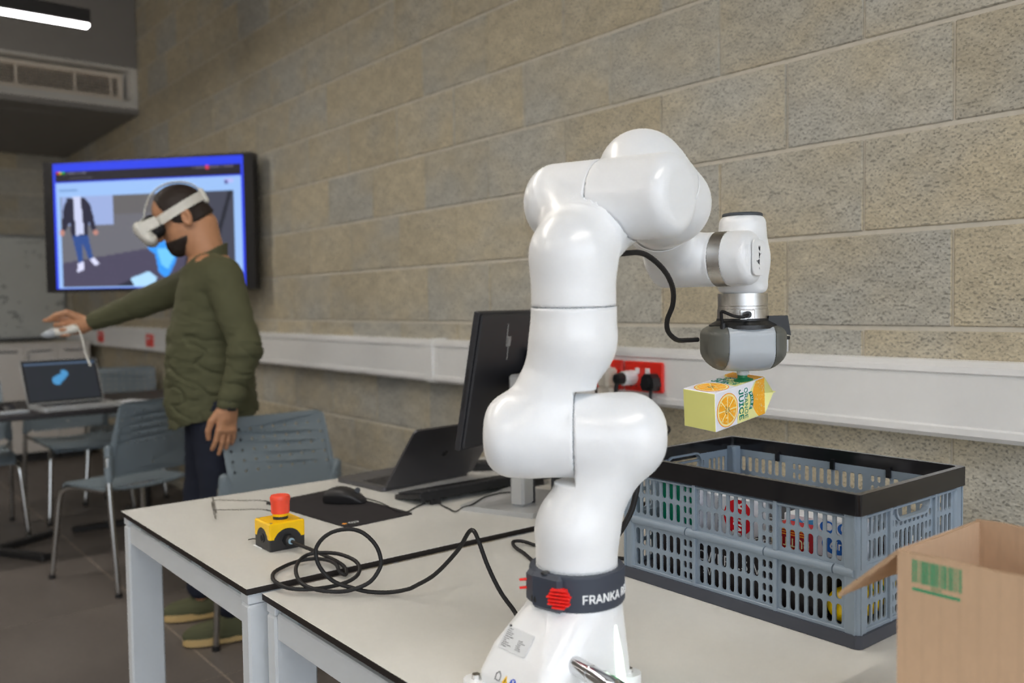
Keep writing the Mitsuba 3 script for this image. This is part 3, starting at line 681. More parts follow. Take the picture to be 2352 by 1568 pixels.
# ================================================================ things on the left desk
Z1, Z2 = .74, .73
pl('estop_yellow', rgb(246, 196, 0), .38, .5); pl('estop_red', rgb(238, 78, 52), .36, .5); pl('estop_black', rgb(40, 40, 42), .5, .4)
pl('lamp_blue_plastic', rgb(150, 180, 200), .3, .5)
es = thing('emergency_stop', 'yellow and black emergency stop box with red mushroom button on the desk', 'emergency stop')
ex0, ex1, ey0, ey1 = -.867, -.789, -1.249, -1.171
exc, eyc = (ex0 + ex1) / 2, (ey0 + ey1) / 2
part(es, 'base', bx(ex0 + .0008, ex1 - .0008, ey0 + .0008, ey1 - .0008, Z1, Z1 + .044, .002), 'estop_black')
shell = bx(ex0, ex1, ey0, ey1, Z1 + .022, Z1 + .058, .003)
cut = cat(cyl([exc, ey0 - .02, Z1 + .015], [exc, ey1 + .02, Z1 + .015], .030, 40), )
cut2 = cyl([ex0 - .02, eyc, Z1 + .013], [ex1 + .02, eyc, Z1 + .013], .032, 40)
shell = trimesh.boolean.difference([shell, cut], engine='manifold'); shell = trimesh.boolean.difference([shell, cut2], engine='manifold')
top = bx(ex0 + .0006, ex1 - .0006, ey0 + .0006, ey1 - .0006, Z1 + .0445, Z1 + .0578, .002)
part(es, 'cover', cat(shell, top), 'estop_yellow', smooth=25)
for sx in (-1, 1):
    for sy in (-1, 1): part(es, 'screw', cyl([exc + sx * .032, eyc + sy * .032, Z1 + .0575], [exc + sx * .032, eyc + sy * .032, Z1 + .0588], .0028, 12), 'chrome')
bc = A(exc + .001, eyc + .002, Z1)
FB = frame(bc, x=[1, 0, 0], z=UZ)
part(es, 'neck', at(lathe([(0, .057), (.0155, .057), (.0155, .064), (0, .064)], 36), FB), 'estop_black', smooth=30)
part(es, 'neck_ring', at(lathe([(0, .064), (.0158, .064), (.0168, .072), (0, .072)], 36), FB), 'estop_yellow', smooth=30)
part(es, 'button', at(lathe([(0, .070), (.0182, .070), (.019, .073), (.0192, .090), (.0206, .097), (.0208, .103), (.0185, .107), (.008, .109), (0, .1092)], 44), FB), 'estop_red', smooth=40, label='red mushroom button')
part(es, 'blank_plug', at(lathe([(0, 0), (.0095, 0), (.0095, .0012), (.0065, .0015), (.006, -.002), (0, -.002)], 28), frame([exc, ey0 + .0004, Z1 + .023], z=[0, -1, 0])), 'plastic_black', smooth=30)
part(es, 'slot', box([exc, ey0 - .0002, Z1 + .023], [.0022, .002, .009]), 'estop_black')
gf = frame([ex1 - .002, eyc, Z1 + .021], z=[1, 0, 0])
part(es, 'cable_gland', at(cat(lathe([(0, 0), (.0125, 0), (.0125, .008), (0, .008)], 6), lathe([(0, .008), (.0105, .008), (.0105, .016), (.007, .019), (0, .019)], 28)), gf), 'plastic_black', smooth=30)
part(es, 'gland_insert', at(lathe([(0, .0185), (.0068, .0185), (.006, .022), (0, .022)], 24), gf), 'lamp_blue_plastic', smooth=30)
part(es, 'label_sticker', bx(ex0 - .0003, exc, ey0 - .002, ey0, Z1 + .0002, Z1 + .002), 'print_white')
part(es, 'tie_end', tube(spline([[ex0 + .002, -1.235, .749], [ex0 - .018, -1.243, .749], [ex0 - .03, -1.25, .746]], 5), .0012, 6), 'rubber_black', smooth=True)
cp_ = [[ex1 + .018, eyc, .761], [-.75, -1.206, .758], [-.692, -1.194, .753], [-.616, -1.186, .7475], [-.585, -1.186, .741], [-.567, -1.196, .7365], [-.572, -1.205, .742],
       [-.592, -1.203, .752], [-.629, -1.203, .752], [-.664, -1.218, .7495], [-.672, -1.251, .747], [-.651, -1.295, .7455], [-.623, -1.316, .745], [-.584, -1.326, .745], [-.546, -1.318, .742], [-.525, -1.288, .739], [-.517, -1.251, .738], [-.511, -1.221, .742], [-.516, -1.198, .749], [-.538, -1.183, .757], [-.573, -1.179, .762], [-.623, -1.187, .763], [-.655, -1.214, .762], [-.656, -1.238, .759], [-.621, -1.269, .7565], [-.574, -1.291, .7535], [-.533, -1.298, .748], [-.504, -1.284, .742], [-.483, -1.258, .7385],
       [-.465, -1.238, .742], [-.45, -1.212, .753], [-.444, -1.196, .772], [-.445, -1.19, .789], [-.454, -1.194, .814], [-.47, -1.208, .835], [-.487, -1.225, .843], [-.505, -1.247, .84], [-.518, -1.263, .829], [-.525, -1.273, .814], [-.525, -1.276, .803], [-.52, -1.275, .785], [-.509, -1.268, .767], [-.493, -1.255, .752], [-.471, -1.235, .7435], [-.447, -1.215, .738], [-.42, -1.189, .738], [-.392, -1.17, .746],
       [-.375, -1.163, .755], [-.343, -1.143, .779], [-.312, -1.118, .821], [-.292, -1.109, .854], [-.278, -1.109, .861], [-.264, -1.11, .851], [-.243, -1.105, .807], [-.22, -1.097, .768], [-.194, -1.09, .742], [-.17, -1.10, .7345], [-.12, -1.13, .7345], [-.03, -1.24, .7345]]
solo('stop_cable', 'long black cable looping across both desks from the emergency stop box', 'cable', tube(spline(cp_, 6), .0036, 10), 'rubber_black', smooth=True)
solo('robot_cable', 'short black cable loop lying on the desk just behind the robot arm', 'cable', tube(spline([[-.25, -.70, .734], [-.35, -.75, .734], [-.42, -.772, .734], [-.459, -.785, .734], [-.488, -.796, .735], [-.522, -.804, .738], [-.531, -.821, .738], [-.505, -.837, .735], [-.457, -.851, .734], [-.386, -.88, .734], [-.25, -.93, .734], [-.1, -1.05, .734]], 8), .0036, 10), 'rubber_black', smooth=True)
solo('hanging_cable', 'black cable hanging between the robot arm and the crate', 'cable', tube(spline([[-.03, -.96, 1.02], [-.022, -.975, .985], [-.02, -.985, .955], [-.023, -.992, .925], [-.03, -1.002, .90], [-.045, -1.012, .87], [-.07, -1.02, .82], [-.09, -1.02, .76], [-.1, -1.02, .735]], 8), .0045, 10), 'rubber_black', smooth=True)
# mouse mat
def quad_mat(P, z0, z1, r):
    p = Polygon(P).buffer(-r).buffer(r, quad_segs=6); return prism(p, z1 - z0, z0)
pl('mat_black', mikit.proc(lambda p, n, uv: mi.Color3f(rgb(42, 40, 42)) * (.8 + .4 * noise(p.x * 900, p.y * 900, 0))), .8, .2)
pl('edge_teal', rgb(30, 40, 44), .7, .2)
MP = [(-.862, -1.035), (-.874, -.852), (-1.258, -.880), (-1.226, -1.073)]
mm = thing('mouse_mat', 'black rectangular mouse mat with small logo on its near corner', 'mouse mat')
part(mm, 'pad', quad_mat(MP, Z1 + .0002, Z1 + .0028, .008), 'mat_black')
LF = frame([-.888, -1.012, Z1 + .0028], x=[-.055, .10, 0], y=[-.10, -.055, 0])
LF = frame([-.893, -1.013, Z1 + .0028], x=unit(A(.012, .18, 0)), z=UZ)
part(mm, 'logo', cat(at(lathe([(0, 0), (.006, 0), (.006, .0003), (0, .0003)], 20), LF @ trimesh.transformations.translation_matrix([-.012, 0, 0]))), 'orange_skin', label='small orange dot')
part(mm, 'lettering', at(text('DIT', .011, .0003, True), LF @ trimesh.transformations.translation_matrix([.012, 0, 0])), 'print_white')
# mouse
mf = frame([-1.092, -.917, Z1 + .003], x=unit(A(.07, .077, 0)), z=UZ)
def mouse_sdf(P):
    x, y, z = P.T
    top = .040 - 8.0 * (x + .012) ** 2 - 9 * y * y
    w = .031 - 3.0 * (x - .01) ** 2 + .25 * np.minimum(z, .02) - .004
    d = smax(smax(z - top, np.abs(y) - w, .01), np.abs(x) - .056, .012)
    return smax(d, -z, .003) * .8
pl('mouse_black', rgb(34, 34, 36), .45, .45)
ms_ = thing('computer_mouse', 'black wired computer mouse resting on the mouse mat', 'computer mouse')
part(ms_, 'body', at(surfnet(mouse_sdf, [-.065, -.04, -.006], [.065, .04, .05], .0025), mf), 'mouse_black', smooth=50)
part(ms_, 'scroll_wheel', at(cyl([.032, -.003, .030], [.032, .003, .030], .007, 18), mf), 'robot_grey', smooth=30)
part(ms_, 'cord', tube(spline([(mf @ A(.052, 0, .010, 1))[:3], [-1.03, -.862, .747], [-1.0, -.861, .7455], [-.955, -.868, .7455], [-.912, -.872, .7450], [-.899, -.855, .742], [-.925, -.814, .742], [-.95, -.77, .742]], 8), .0015, 8), 'rubber_black', smooth=True)
# keyboard
pl('key_black', rgb(38, 39, 42), .5, .4); pl('kb_black', rgb(26, 27, 30), .45, .45)
kb = thing('keyboard', 'black desktop keyboard between the monitor and the laptop', 'keyboard')
KF = frame([-.982, -.80, Z1 + .0165], x=unit(A(.006, 1, 0)), z=unit(A(-.17, 0, 1)))   # x along its length, y towards the user
part(kb, 'case', at(cat(prism(sbox(0, -.058, .44, .066).buffer(-.004).buffer(.004), .011, -.005)), KF), 'kb_black', smooth=20)
part(kb, 'front_lip', at(prism(Polygon([(-.058, -.012), (-.05, .008), (-.058, .006)]), .436), KF @ np.array([[0, 0, 1, .002], [1, 0, 0, 0], [0, 1, 0, 0], [0, 0, 0, 1.0]])), 'kb_black')
for r in range(6):
    n = [15, 14, 14, 13, 12, 8][r]; wtot = .425; y = -.047 + .0198 * r
    for c in range(n + 4):
        L0 = .008 + wtot * c / (n + 4)
        part(kb, 'key', at(box([L0 + wtot / (n + 4) / 2, y, .0085], [wtot / (n + 4) - .002, .0165, .006], .0015), KF), 'key_black')
for x_ in (.05, .39):
    part(kb, 'foot', at(box([x_, -.048, -.015], [.03, .008, .022]), KF), 'kb_black')
part(kb, 'cord', tube(spline([[-.93, -.757, .755], [-.90, -.755, .744], [-.859, -.761, .743], [-.82, -.767, .743], [-.804, -.755, .7545], [-.812, -.723, .7545], [-.855, -.655, .7545], [-.868, -.60, .7545], [-.86, -.57, .7545], [-.835, -.565, .7545], [-.80, -.555, .7545]], 8), .0016, 8), 'rubber_black', smooth=True)
# laptop with its lid towards the camera
pl('alu_grey', rgb(92, 92, 97), .34, .6, metallic=.75); pl('laptop_dark', rgb(30, 30, 33), .4, .4)
lp = thing('laptop', 'dark grey laptop with its lid open on the white desk beside the monitor', 'laptop')
LPF = frame([-1.135, -.779, Z1], x=unit(A(-.038, .321, 0)), z=UZ)    # x along the hinge, y towards the user (-x world)
part(lp, 'base', at(mv(prism(sbox(0, .002, .312, .222).buffer(-.012).buffer(.012), .011), 0, 0, .002), LPF), 'alu_grey', smooth=25)
for x_ in (.02, .292):
    for y_ in (.015, .205): part(lp, 'foot', at(cyl([x_, y_, 0], [x_, y_, .002], .006, 12), LPF), 'rubber_black')
part(lp, 'keyboard_well', at(bx(.02, .292, .02, .125, .0128, .0134), LPF), 'laptop_dark')
for r in range(6):
    for c in range(14): part(lp, 'key', at(box([.031 + c * .01925, .03 + r * .0168, .0139], [.0165, .0142, .0012], .0005), LPF), 'laptop_dark')
part(lp, 'touchpad', at(bx(.09, .222, .135, .212, .0128, .01325), LPF), 'alu_grey')
ld = .214; a_ = math.atan2(.133, .168)
LIDF = LPF @ frame([0, 0, .0125], x=[1, 0, 0], y=[0, -math.sin(a_), math.cos(a_)])
lid = part(lp, 'lid', at(prism(sbox(0, .002, .312, ld).buffer(-.012).buffer(.012), .006, 0.0), LIDF), 'alu_grey', smooth=25)
part(lid, 'screen', at(bx(.006, .306, .01, ld - .006, -.0006, .0002), LIDF), 'laptop_dark')
part(lid, 'logo', at(prism(Point(0, 0).buffer(.010).union(affinity.rotate(Point(0, 0).buffer(.0035), 30).buffer(.001)).difference(Point(.0115, .001).buffer(.005)), .0004, .006), LIDF @ trimesh.transformations.translation_matrix([.156, .107, 0])), 'laptop_dark', label='dark fruit shaped logo')
# monitor seen from behind
pl('monitor_black', rgb(40, 41, 46), .42, .45); pl('silver', rgb(186, 188, 190), .35, .5, metallic=.35)
U_ = unit(A(.93, .37, 0)); V_ = unit(A(-.37, .93, 0))
mo = thing('monitor', 'black flat monitor on a silver stand seen from behind, left of the robot arm', 'monitor')
tilt = unit(UZ * .331 + U_ * .062)
MO = frame([-.80, -.764, .889], x=V_, y=tilt)      # z = back normal (towards the camera)
MO[:3, 2] = np.cross(MO[:3, 0], MO[:3, 1])
part(mo, 'back_shell', at(cat(bx(0, .61, 0, .338, -.018, -.002, .002), bx(.006, .604, .006, .332, -.004, .004, .004)), MO), 'monitor_black', smooth=20)
part(mo, 'screen', at(bx(.006, .604, .014, .332, -.0192, -.0178), MO), 'laptop_dark')
part(mo, 'vent_slot', at(bx(-.0006, .001, .10, .20, -.012, -.009), MO), 'rubber_black')
part(mo, 'hub', at(bx(.24, .37, .10, .24, .003, .03, .008), MO), 'monitor_black')
hp = []
def stroke(pts, w, d=.0006): return prism(LineString(pts).buffer(w, cap_style='flat'), d, .004)
hp = [stroke([(-.014, .045), (-.009, -.012)], .0011), stroke([(-.0108, .012), (-.004, .012), (-.0035, .006), (-.0035, -.012)], .0011), stroke([(.0012, .012), (.0012, -.012)], .0011), stroke([(.0012, .012), (.008, .012), (.0085, .006), (.0085, -.006), (.008, -.0105), (.0012, -.0105)], .0011), stroke([(.0012, -.012), (.0042, -.046)], .0011), stroke([(.0048, .012), (.0048, -.01)], .0011)]
part(mo, 'logo', at(cat(hp), MO @ trimesh.transformations.translation_matrix([.148, .262, 0])), 'silver', label='silver slanted logo strokes')
B0 = A(-.647, -.670, Z1)
BF = frame(B0, x=-U_, z=UZ)     # y = -x cross ... points along V
BF[:3, 1] = V_; BF[:3, 2] = UZ
part(mo, 'stand_base', at(mv(prism(sbox(0, 0, .20, .25).buffer(-.004).buffer(.004), .012), 0, 0, .0003), BF), 'silver')
sc = B0 - U_ * .062 + V_ * .075
SFm = frame(sc, x=-U_, z=UZ); SFm[:3, 1] = V_
part(mo, 'stand_column', at(bx(-.012, .026, -.028, .028, .012, .33, .006), SFm), 'silver', smooth=20)
part(mo, 'column_side', at(bx(-.0125, .0265, .028, .0325, .0122, .32, .001), SFm), 'monitor_black')
hubc = MO[:3, 3] + V_ * .305 + tilt * .17
part(mo, 'neck', hull(np.vstack([at(box([0, 0, .02], [.05, .06, .02]), frame(hubc, x=V_, z=MO[:3, 2])).vertices, (sc + A(0, 0, .29) + box([0, 0, 0], [.03, .05, .05]).vertices)])), 'monitor_black')
# spectacles
sp = thing('spectacles', 'thin wire framed spectacles lying open on the corner of the desk', 'spectacles')
pl('wire', rgb(96, 92, 84), .3, .6, metallic=.7)
gz = .7625
ga, gb_ = A(-1.203, -1.232, gz), A(-1.158, -1.222, gz)     # lens centres
td = unit(A(.05, .13, .012)); side = unit(A(.05, -.028, 0)); nrm = unit(A(.36, .93, 0)); side = unit(np.cross(nrm, UZ))
ga, gb_ = A(-1.176, -1.222, gz) - side * .031, A(-1.176, -1.222, gz) + side * .031
for c in (ga, gb_):
    t_ = np.linspace(0, 2 * np.pi, 41)[:-1]
    ringp = c + .0205 * np.cos(t_)[:, None] * side + .0205 * np.sin(t_)[:, None] * unit(UZ * .97 - nrm * .2)
    rm = part(sp, 'rim', tube(ringp, .0009, 8, closed=True), 'wire', smooth=True)
    part(rm, 'lens', at(lathe([(0, 0), (.0202, 0)], 32), frame(c, z=unit(nrm * .97 + UZ * .2))), 'clear_plastic')
part(sp, 'bridge', tube(spline([ga + side * .0205 + UZ * .003, (ga + gb_) / 2 + UZ * .008, gb_ - side * .0205 + UZ * .003], 6), .0009, 8), 'wire', smooth=True)
for c, s_ in ((ga, -1), (gb_, 1)):
    h0 = c + side * s_ * .0205 + UZ * .006
    part(sp, 'temple', tube(spline([h0, h0 + side * s_ * .004 + nrm * .008, h0 + nrm * .06 - UZ * .005, h0 + nrm * .105 - UZ * .008, h0 + nrm * .132 - UZ * .016, h0 + nrm * .145 - UZ * .0235], 6), .0009, 8), 'wire', smooth=True)
    part(sp, 'temple_tip', tube(spline([h0 + nrm * .118 - UZ * .010, h0 + nrm * .132 - UZ * .016, h0 + nrm * .146 - UZ * .0242], 5), .0015, 8), 'mouse_black', smooth=True)
    part(sp, 'nose_pad', cyl(c - side * s_ * .019 + nrm * .004, c - side * s_ * .0195 + nrm * .006, .003, 10), 'clear_plastic')
# small things behind the monitor and on the right desk
pl('green_glass', rgb(180, 220, 180), .15, .5, spec_trans=.0)
cu = thing('plastic_cup', 'small translucent green cup standing behind the robot arm', 'cup')
part(cu, 'body', at(lathe([(0, 0), (.024, 0), (.0285, .058), (.0275, .058), (.023, .0015), (0, .0015)], 36), frame([-.775, -.425, Z1 + .0003], x=[1, 0, 0], z=UZ)), 'green_glass', smooth=30)
solo('power_adapter', 'black power adapter lying on the desk behind the laptop', 'adapter', at(box([0, 0, .014], [.10, .045, .028], .005), rotz(.9, (-1.21, -.38, Z1))), 'plastic_black', smooth=20)
solo('phone', 'dark phone propped on edge behind the monitor stand', 'phone', at(box([0, 0, .032], [.008, .045, .064], .002), rotz(.2, (-.768, -.485, Z1))), 'monitor_black')
solo('monitor_cable', 'black cables dropping behind the robot arm by the green cup', 'cable', tube(spline([[-.80, -.40, .93], [-.815, -.42, .86], [-.79, -.45, .80], [-.76, -.47, .758], [-.72, -.44, .745], [-.70, -.36, .80], [-.71, -.33, .86]], 8), .0032, 8), 'rubber_black', smooth=True)
# wall sockets
pl('socket_red', rgb(216, 42, 30), .35, .5); pl('plug_white', rgb(222, 220, 222), .4, .5); pl('plug_cream', rgb(212, 204, 192), .45, .4)
YS = -.0645
def socket(x0, x1, z0, z1, label, parent_label=None):
    s = thing('wall_socket', label, 'socket', None)
    part(s, 'plate', bx(x0, x1, YS - .011, YS, z0, z1, .004), 'socket_red')
    xm = (x0 + x1) / 2; zc = (z0 + z1) / 2
    for dx in (-.036, .036):
        part(s, 'switch', bx(xm + (.011 if dx > 0 else -.029), xm + (.029 if dx > 0 else -.011), YS - .0145, YS - .010, zc + .008, zc + .026, .002), 'plug_white', label='white rocker switch')
        for hx, hz, w, h_ in ((0, 0.0, .004, .009), (-.011, -.022, .007, .004), (.011, -.022, .007, .004)):
            part(s, 'pin_hole', bx(xm + dx + hx - w / 2, xm + dx + hx + w / 2, YS - .0113, YS - .0105, zc + hz - .006 - h_ / 2, zc + hz - .006 + h_ / 2), 'rubber_black')
    return s
socket(-.927, -.775, .978, 1.066, 'red double wall socket right of the robot arm holding the black plug')
socket(-1.085, -.933, .979, 1.067, 'red double wall socket half hidden behind the robot arm')
socket(-6.98, -6.83, .972, 1.06, 'red double wall socket farthest along the trunking, beside the cabinets')
socket(-5.645, -5.50, .972, 1.06, 'red double wall socket on the trunking below the screen')
def uk_plug(x, z, label, mat, r=.021):
    p = thing('plug', label, 'plug')
    part(p, 'body', at(prism(Polygon([(-.018, -.022), (.018, -.022), (.024, -.008), (.020, .012), (.010, .022), (-.010, .022), (-.020, .012), (-.024, -.008)]).buffer(.002), .032), frame([x, YS - .0105, z], x=[1, 0, 0], z=[0, -1, 0])), mat, smooth=35)
    part(p, 'grip', at(prism(Point(0, -.002).buffer(.015), .008, .032), frame([x, YS - .0105, z], x=[1, 0, 0], z=[0, -1, 0])), mat, smooth=35)
    part(p, 'strain_relief', cyl([x, YS - .026, z - .022], [x, YS - .028, z - .052], .0055, 12, .004), mat, smooth=30)
    return p
p = uk_plug(-.806, 1.010, 'black three pin plug in the right hand red socket', 'plastic_black')
part(p, 'cord', tube(spline([[-.806, YS - .028, .96], [-.795, YS - .03, .925], [-.745, YS - .04, .90], [-.715, YS - .05, .886], [-.735, YS - .05, .86], [-.76, YS - .05, .80], [-.77, YS - .06, .744], [-.80, -.2, .744]], 8), .0034, 8), 'rubber_black', smooth=True)
ad = thing('plug', 'white travel adapter with a black round plug in it, beside the black plug', 'plug')
part(ad, 'body', at(lathe([(0, 0), (.0215, 0), (.0225, .004), (.0215, .042), (.019, .046), (0, .046)], 32), frame([-.890, YS - .0105, 1.018], z=[0, -1, 0])), 'plug_white', smooth=35)
part(ad, 'round_plug', at(lathe([(0, .044), (.0165, .044), (.0175, .052), (.015, .070), (.006, .074), (0, .074)], 28), frame([-.890, YS - .0105, 1.018], z=[0, -1, 0])), 'plastic_black', smooth=35, label='black round plug')
part(ad, 'cord', tube(spline([[-.890, YS - .076, 1.012], [-.892, YS - .08, .985], [-.893, YS - .08, .955], [-.895, YS - .07, .90], [-.9, YS - .06, .82], [-.9, YS - .07, .745]], 8), [.0062] * 8 + [.0055] * 8 + [.004] * 25, 10), 'rubber_black', smooth=True)
cb = thing('plug', 'cream coloured plug in adapter in the half hidden red socket', 'plug')
part(cb, 'body', cat(bx(-.995, -.948, YS - .06, YS - .0105, .985, 1.045, .008), bx(-1.0, -.945, YS - .05, YS - .012, .945, .988, .005)), 'plug_cream', smooth=25)
part(cb, 'cord', tube(spline([[-1.03, YS - .03, 1.0], [-1.02, YS - .035, .97], [-1.0, YS - .055, .93], [-.985, YS - .06, .88], [-.98, YS - .07, .745]], 8), .0042, 8), 'rubber_black', smooth=True)
# ================================================================ folding crate and what is in it
pl('crate_grey', rgb(128, 142, 156), .42, .45); pl('crate_black', rgb(24, 24, 27), .12, .6); pl('crate_base', rgb(62, 66, 76), .5, .4)
CX0, CX1, CY0, CY1, CZ = -.240, .237, -.795, -.463, .73
cr = thing('folding_crate', 'grey folding plastic crate with black rim standing on the desk in front of the wall', 'crate')
def slot(x, z, w, h):
    r = w / 2; return LineString([(x, z - h / 2 + r), (x, z + h / 2 - r)]).buffer(r, quad_segs=4)
def panel(W, z0, z1, layout, rows):
    """layout: list of (kind, width); returns polygon with slots, and rib x positions"""
    tot = sum(w for _, w in layout); x = (W - tot) / 2; holes = []; ribs = []
    for kind, w in layout:
        if kind == 's':
            for a, b in rows: holes.append(slot(x + w / 2, (a + b) / 2, w * .64, b - a))
        elif kind == 'm':
            for a, b in rows:
                h = (b - a) / 2 - .003
                holes.append(slot(x + w / 2, a + h / 2, w * .60, h)); holes.append(slot(x + w / 2, b - h / 2, w * .60, h))
        elif kind == 'r': ribs.append(x + w / 2)
        x += w
    return sbox(0, z0, W, z1).difference(shapely.union_all(holes)), ribs
pch = .0158
LONG = [('s', pch)] * 7 + [('g', .002)] + [('m', .012)] * 2 + [('r', .010)] + [('s', pch)] * 8 + [('g', .002)] + [('m', .012)] * 2 + [('r', .010)] + [('s', pch)] * 7
SHORT = [('s', .0145)] * 4 + [('r', .010)] + [('m', .0125)] * 2 + [('s', .0135)] * 6 + [('m', .0125)] * 2 + [('r', .010)] + [('s', .0145)] * 4
ROWS_LO = [(.757, .788), (.795, .826)]; ROWS_UP = [(.852, .884), (.890, .921)]
def wall_frame(side):
    if side == 'front': return np.array([[1, 0, 0, CX0], [0, 0, -1, CY0 + .010], [0, 1, 0, 0], [0, 0, 0, 1.0]])
    if side == 'back': return np.array([[-1, 0, 0, CX1], [0, 0, 1, CY1 - .010], [0, 1, 0, 0], [0, 0, 0, 1.0]])
    if side == 'right': return np.array([[0, 0, 1, CX1 - .010], [1, 0, 0, CY0], [0, 1, 0, 0], [0, 0, 0, 1.0]])
    return np.array([[0, 0, -1, CX0 + .010], [-1, 0, 0, CY1], [0, 1, 0, 0], [0, 0, 0, 1.0]])
for side in ('front', 'back', 'right', 'left'):
    F_ = wall_frame(side); W = CX1 - CX0 if side in ('front', 'back') else CY1 - CY0
    lay = LONG if side in ('front', 'back') else SHORT
    lo, ribs = panel(W, .749, .8335, lay, ROWS_LO); upw, _ = panel(W, .8465, .950, lay, ROWS_UP)
    if side in ('right', 'left'):
        hole = LineString([(W / 2 - .034, .918), (W / 2 + .034, .918)]).buffer(.0165, quad_segs=8)
        upw = upw.union(hole.buffer(.006)).difference(hole)
        loop = hole.buffer(.004).difference(hole)
        part(cr, 'handle', at(prism(loop, .011, -.004), F_), 'crate_grey', smooth=30, label='oval hand grip')
    k1 = part(cr, 'lower_panel', at(prism(lo, .003), F_), 'crate_grey')
    k2 = part(cr, 'upper_panel', at(prism(upw, .003), F_), 'crate_grey')
    for k_, (a, b) in ((k1, (.749, .8335)), (k2, (.8465, .945))):
        part(k_, 'rib', at(cat([bx(r - .0035, r + .0035, a, b, .0, .0085, .001) for r in ribs] + [bx(.012, W - .012, a if k_ == k1 else b - .026, a + .006 if k_ == k1 else b - .022, .001, .0075, .001)]), F_), 'crate_grey')
    if side in ('front', 'back'):
        segs = [(.010, .026), (.028, .152), (.1545, .312), (.3145, .433), (.4355, W - .010)]
        for a, b in segs:
            part(cr, 'hinge', at(cat(cyl([a, .840, .004], [b, .840, .004], .0075, 18), bx(a, b, .832, .848, -.001, .004)), F_), 'crate_grey', smooth=40)
    else:
        part(cr, 'hinge', at(bx(.012, W - .012, .832, .848, -.001, .006, .002), F_), 'crate_grey')
for x in (CX0 + .0155, CX1 - .0155):
    for y in (CY0 + .0155, CY1 - .0155):
        part(cr, 'corner_post', rbox([x, y, (.748 + .94) / 2], [.027, .027, .94 - .748], .007, 5), 'crate_grey', smooth=35)
def ringwall(o, i, z0, z1):
    r = lambda d: sbox(CX0 + d, CY0 + d, CX1 - d, CY1 - d).buffer(.008, quad_segs=5)
    return prism(r(.008 + o).difference(r(.008 + i)), z1 - z0, z0)
part(cr, 'rim', cat(ringwall(-.002, .003, .926, .957), ringwall(-.0012, .009, .9535, .9575)), 'crate_black', smooth=30, label='glossy black rim')
part(cr, 'inner_rim', ringwall(.0085, .0105, .934, .956), 'crate_black')
for x in (-.22, -.12, 0.0, .11, .2):
    part(cr, 'rim_clip', bx(x - .004, x + .004, CY1 - .0155, CY1 - .011, .921, .940), 'crate_black')
part(cr, 'base', cat(prism(sbox(CX0, CY0, CX1, CY1).buffer(-.008).buffer(.010, quad_segs=5), .019, CZ + .0006), ), 'crate_base', smooth=30, label='dark base tray')
# contents
FLZ = CZ + .0198
pl('box_green', rgb(0, 122, 92), .45, .4); pl('card_white', rgb(226, 230, 238), .45, .4); pl('card_red', rgb(214, 24, 38), .42, .4)
pl('card_black', rgb(34, 31, 33), .4, .45); pl('card_blue', rgb(40, 100, 190), .42, .4); pl('card_darkred', rgb(170, 22, 30), .4, .4)
pl('card_orange', rgb(232, 150, 50), .4, .4); pl('card_cream', rgb(240, 226, 180), .45, .4); pl('bottle_yellow', rgb(244, 206, 0), .32, .5); pl('card_brown', rgb(120, 52, 34), .5, .4)
pl('print_green', rgb(20, 90, 40), .5, .3); pl('card_sky', rgb(70, 160, 220), .42, .4)
fr = lambda c, s=1: frame(c, x=[s, 0, 0], y=[0, 0, s])     # text on a face that looks to -y (the camera's side)
bb = thing('black_box', 'large black box with thin white lettering lying flat in the crate', 'box')
X0, X1, Y0, Y1, ZT = -.175, .163, -.770, -.50, .838
part(bb, 'body', bx(X0, X1, Y0, Y1, FLZ, ZT, .0015), 'card_black')
part(bb, 'lettering', cat(at(text('POWER 13 M', .017, .0004), fr([-.02, Y0 - .0001, .800])), at(text('5W', .012, .0004), fr([-.055, Y0 - .0001, .774]))), 'print_white', label='thin white lettering')
tf = frame([-.04, -.735, ZT], x=[1, 0, 0], z=UZ)
part(bb, 'top_lettering', cat(at(text('PURE POWER 13 M', .016, .0004), tf), at(text('5W', .014, .0004), tf @ trimesh.transformations.translation_matrix([.0, -.022, 0]))), 'print_white')
t_ = np.linspace(0, 2 * np.pi, 49)[:-1]
part(bb, 'swirl', tube(np.stack([.0 + .09 * np.cos(t_), -.63 + .045 * np.sin(t_), 0 * t_ + ZT + .0003], 1), .0008, 6, closed=True), 'print_white')
gx = thing('green_box', 'dark green box standing at the left end of the crate', 'box')
part(gx, 'body', bx(-.168, -.088, -.768, -.72, ZT + .0005, .922, .0015), 'box_green')
part(gx, 'side_label', bx(-.0925, -.0875, -.7685, -.7195, ZT + .0012, .9215), 'card_white')
wb = thing('milk_carton', 'white carton with a red round label lying in the crate next to the green box', 'carton')
WX0, WX1, WY0 = -.082, .012, -.745
part(wb, 'body', bx(WX0, WX1, WY0, -.69, ZT + .0005, ZT + .066, .0015), 'card_white')
WFm = fr([-.012, WY0 - .0001, ZT + .034])
part(wb, 'red_label', at(prism(Point(0, 0).buffer(.030).intersection(sbox(-.03, -.030, .024, .030)), .0004), WFm), 'card_red', label='red round label')
part(wb, 'lettering', at(at(text('MILK', .017, .0008, True), rotz(1.45)), WFm), 'print_white')
part(wb, 'facts_text', cat(at(at(text('Nutrition Facts', .0055, .0004), rotz(-1.5708)), fr([-.052, WY0 - .0001, ZT + .034])), *[bx(-.068, -.0675, WY0 - .0004, WY0, ZT + .008, ZT + .058)]), 'print_black')
bt = thing('butter_box', 'dark red box with cream upside down lettering in the crate', 'box')
BX0, BX1, BY0 = .068, .133, -.764
part(bt, 'body', bx(BX0, BX1, BY0, -.725, ZT + .0005, ZT + .042, .0012), 'card_darkred')
part(bt, 'lettering', at(text('BUTTER', .013, .0005, True), fr([.101, BY0 - .0001, ZT + .018], -1)), 'card_cream')
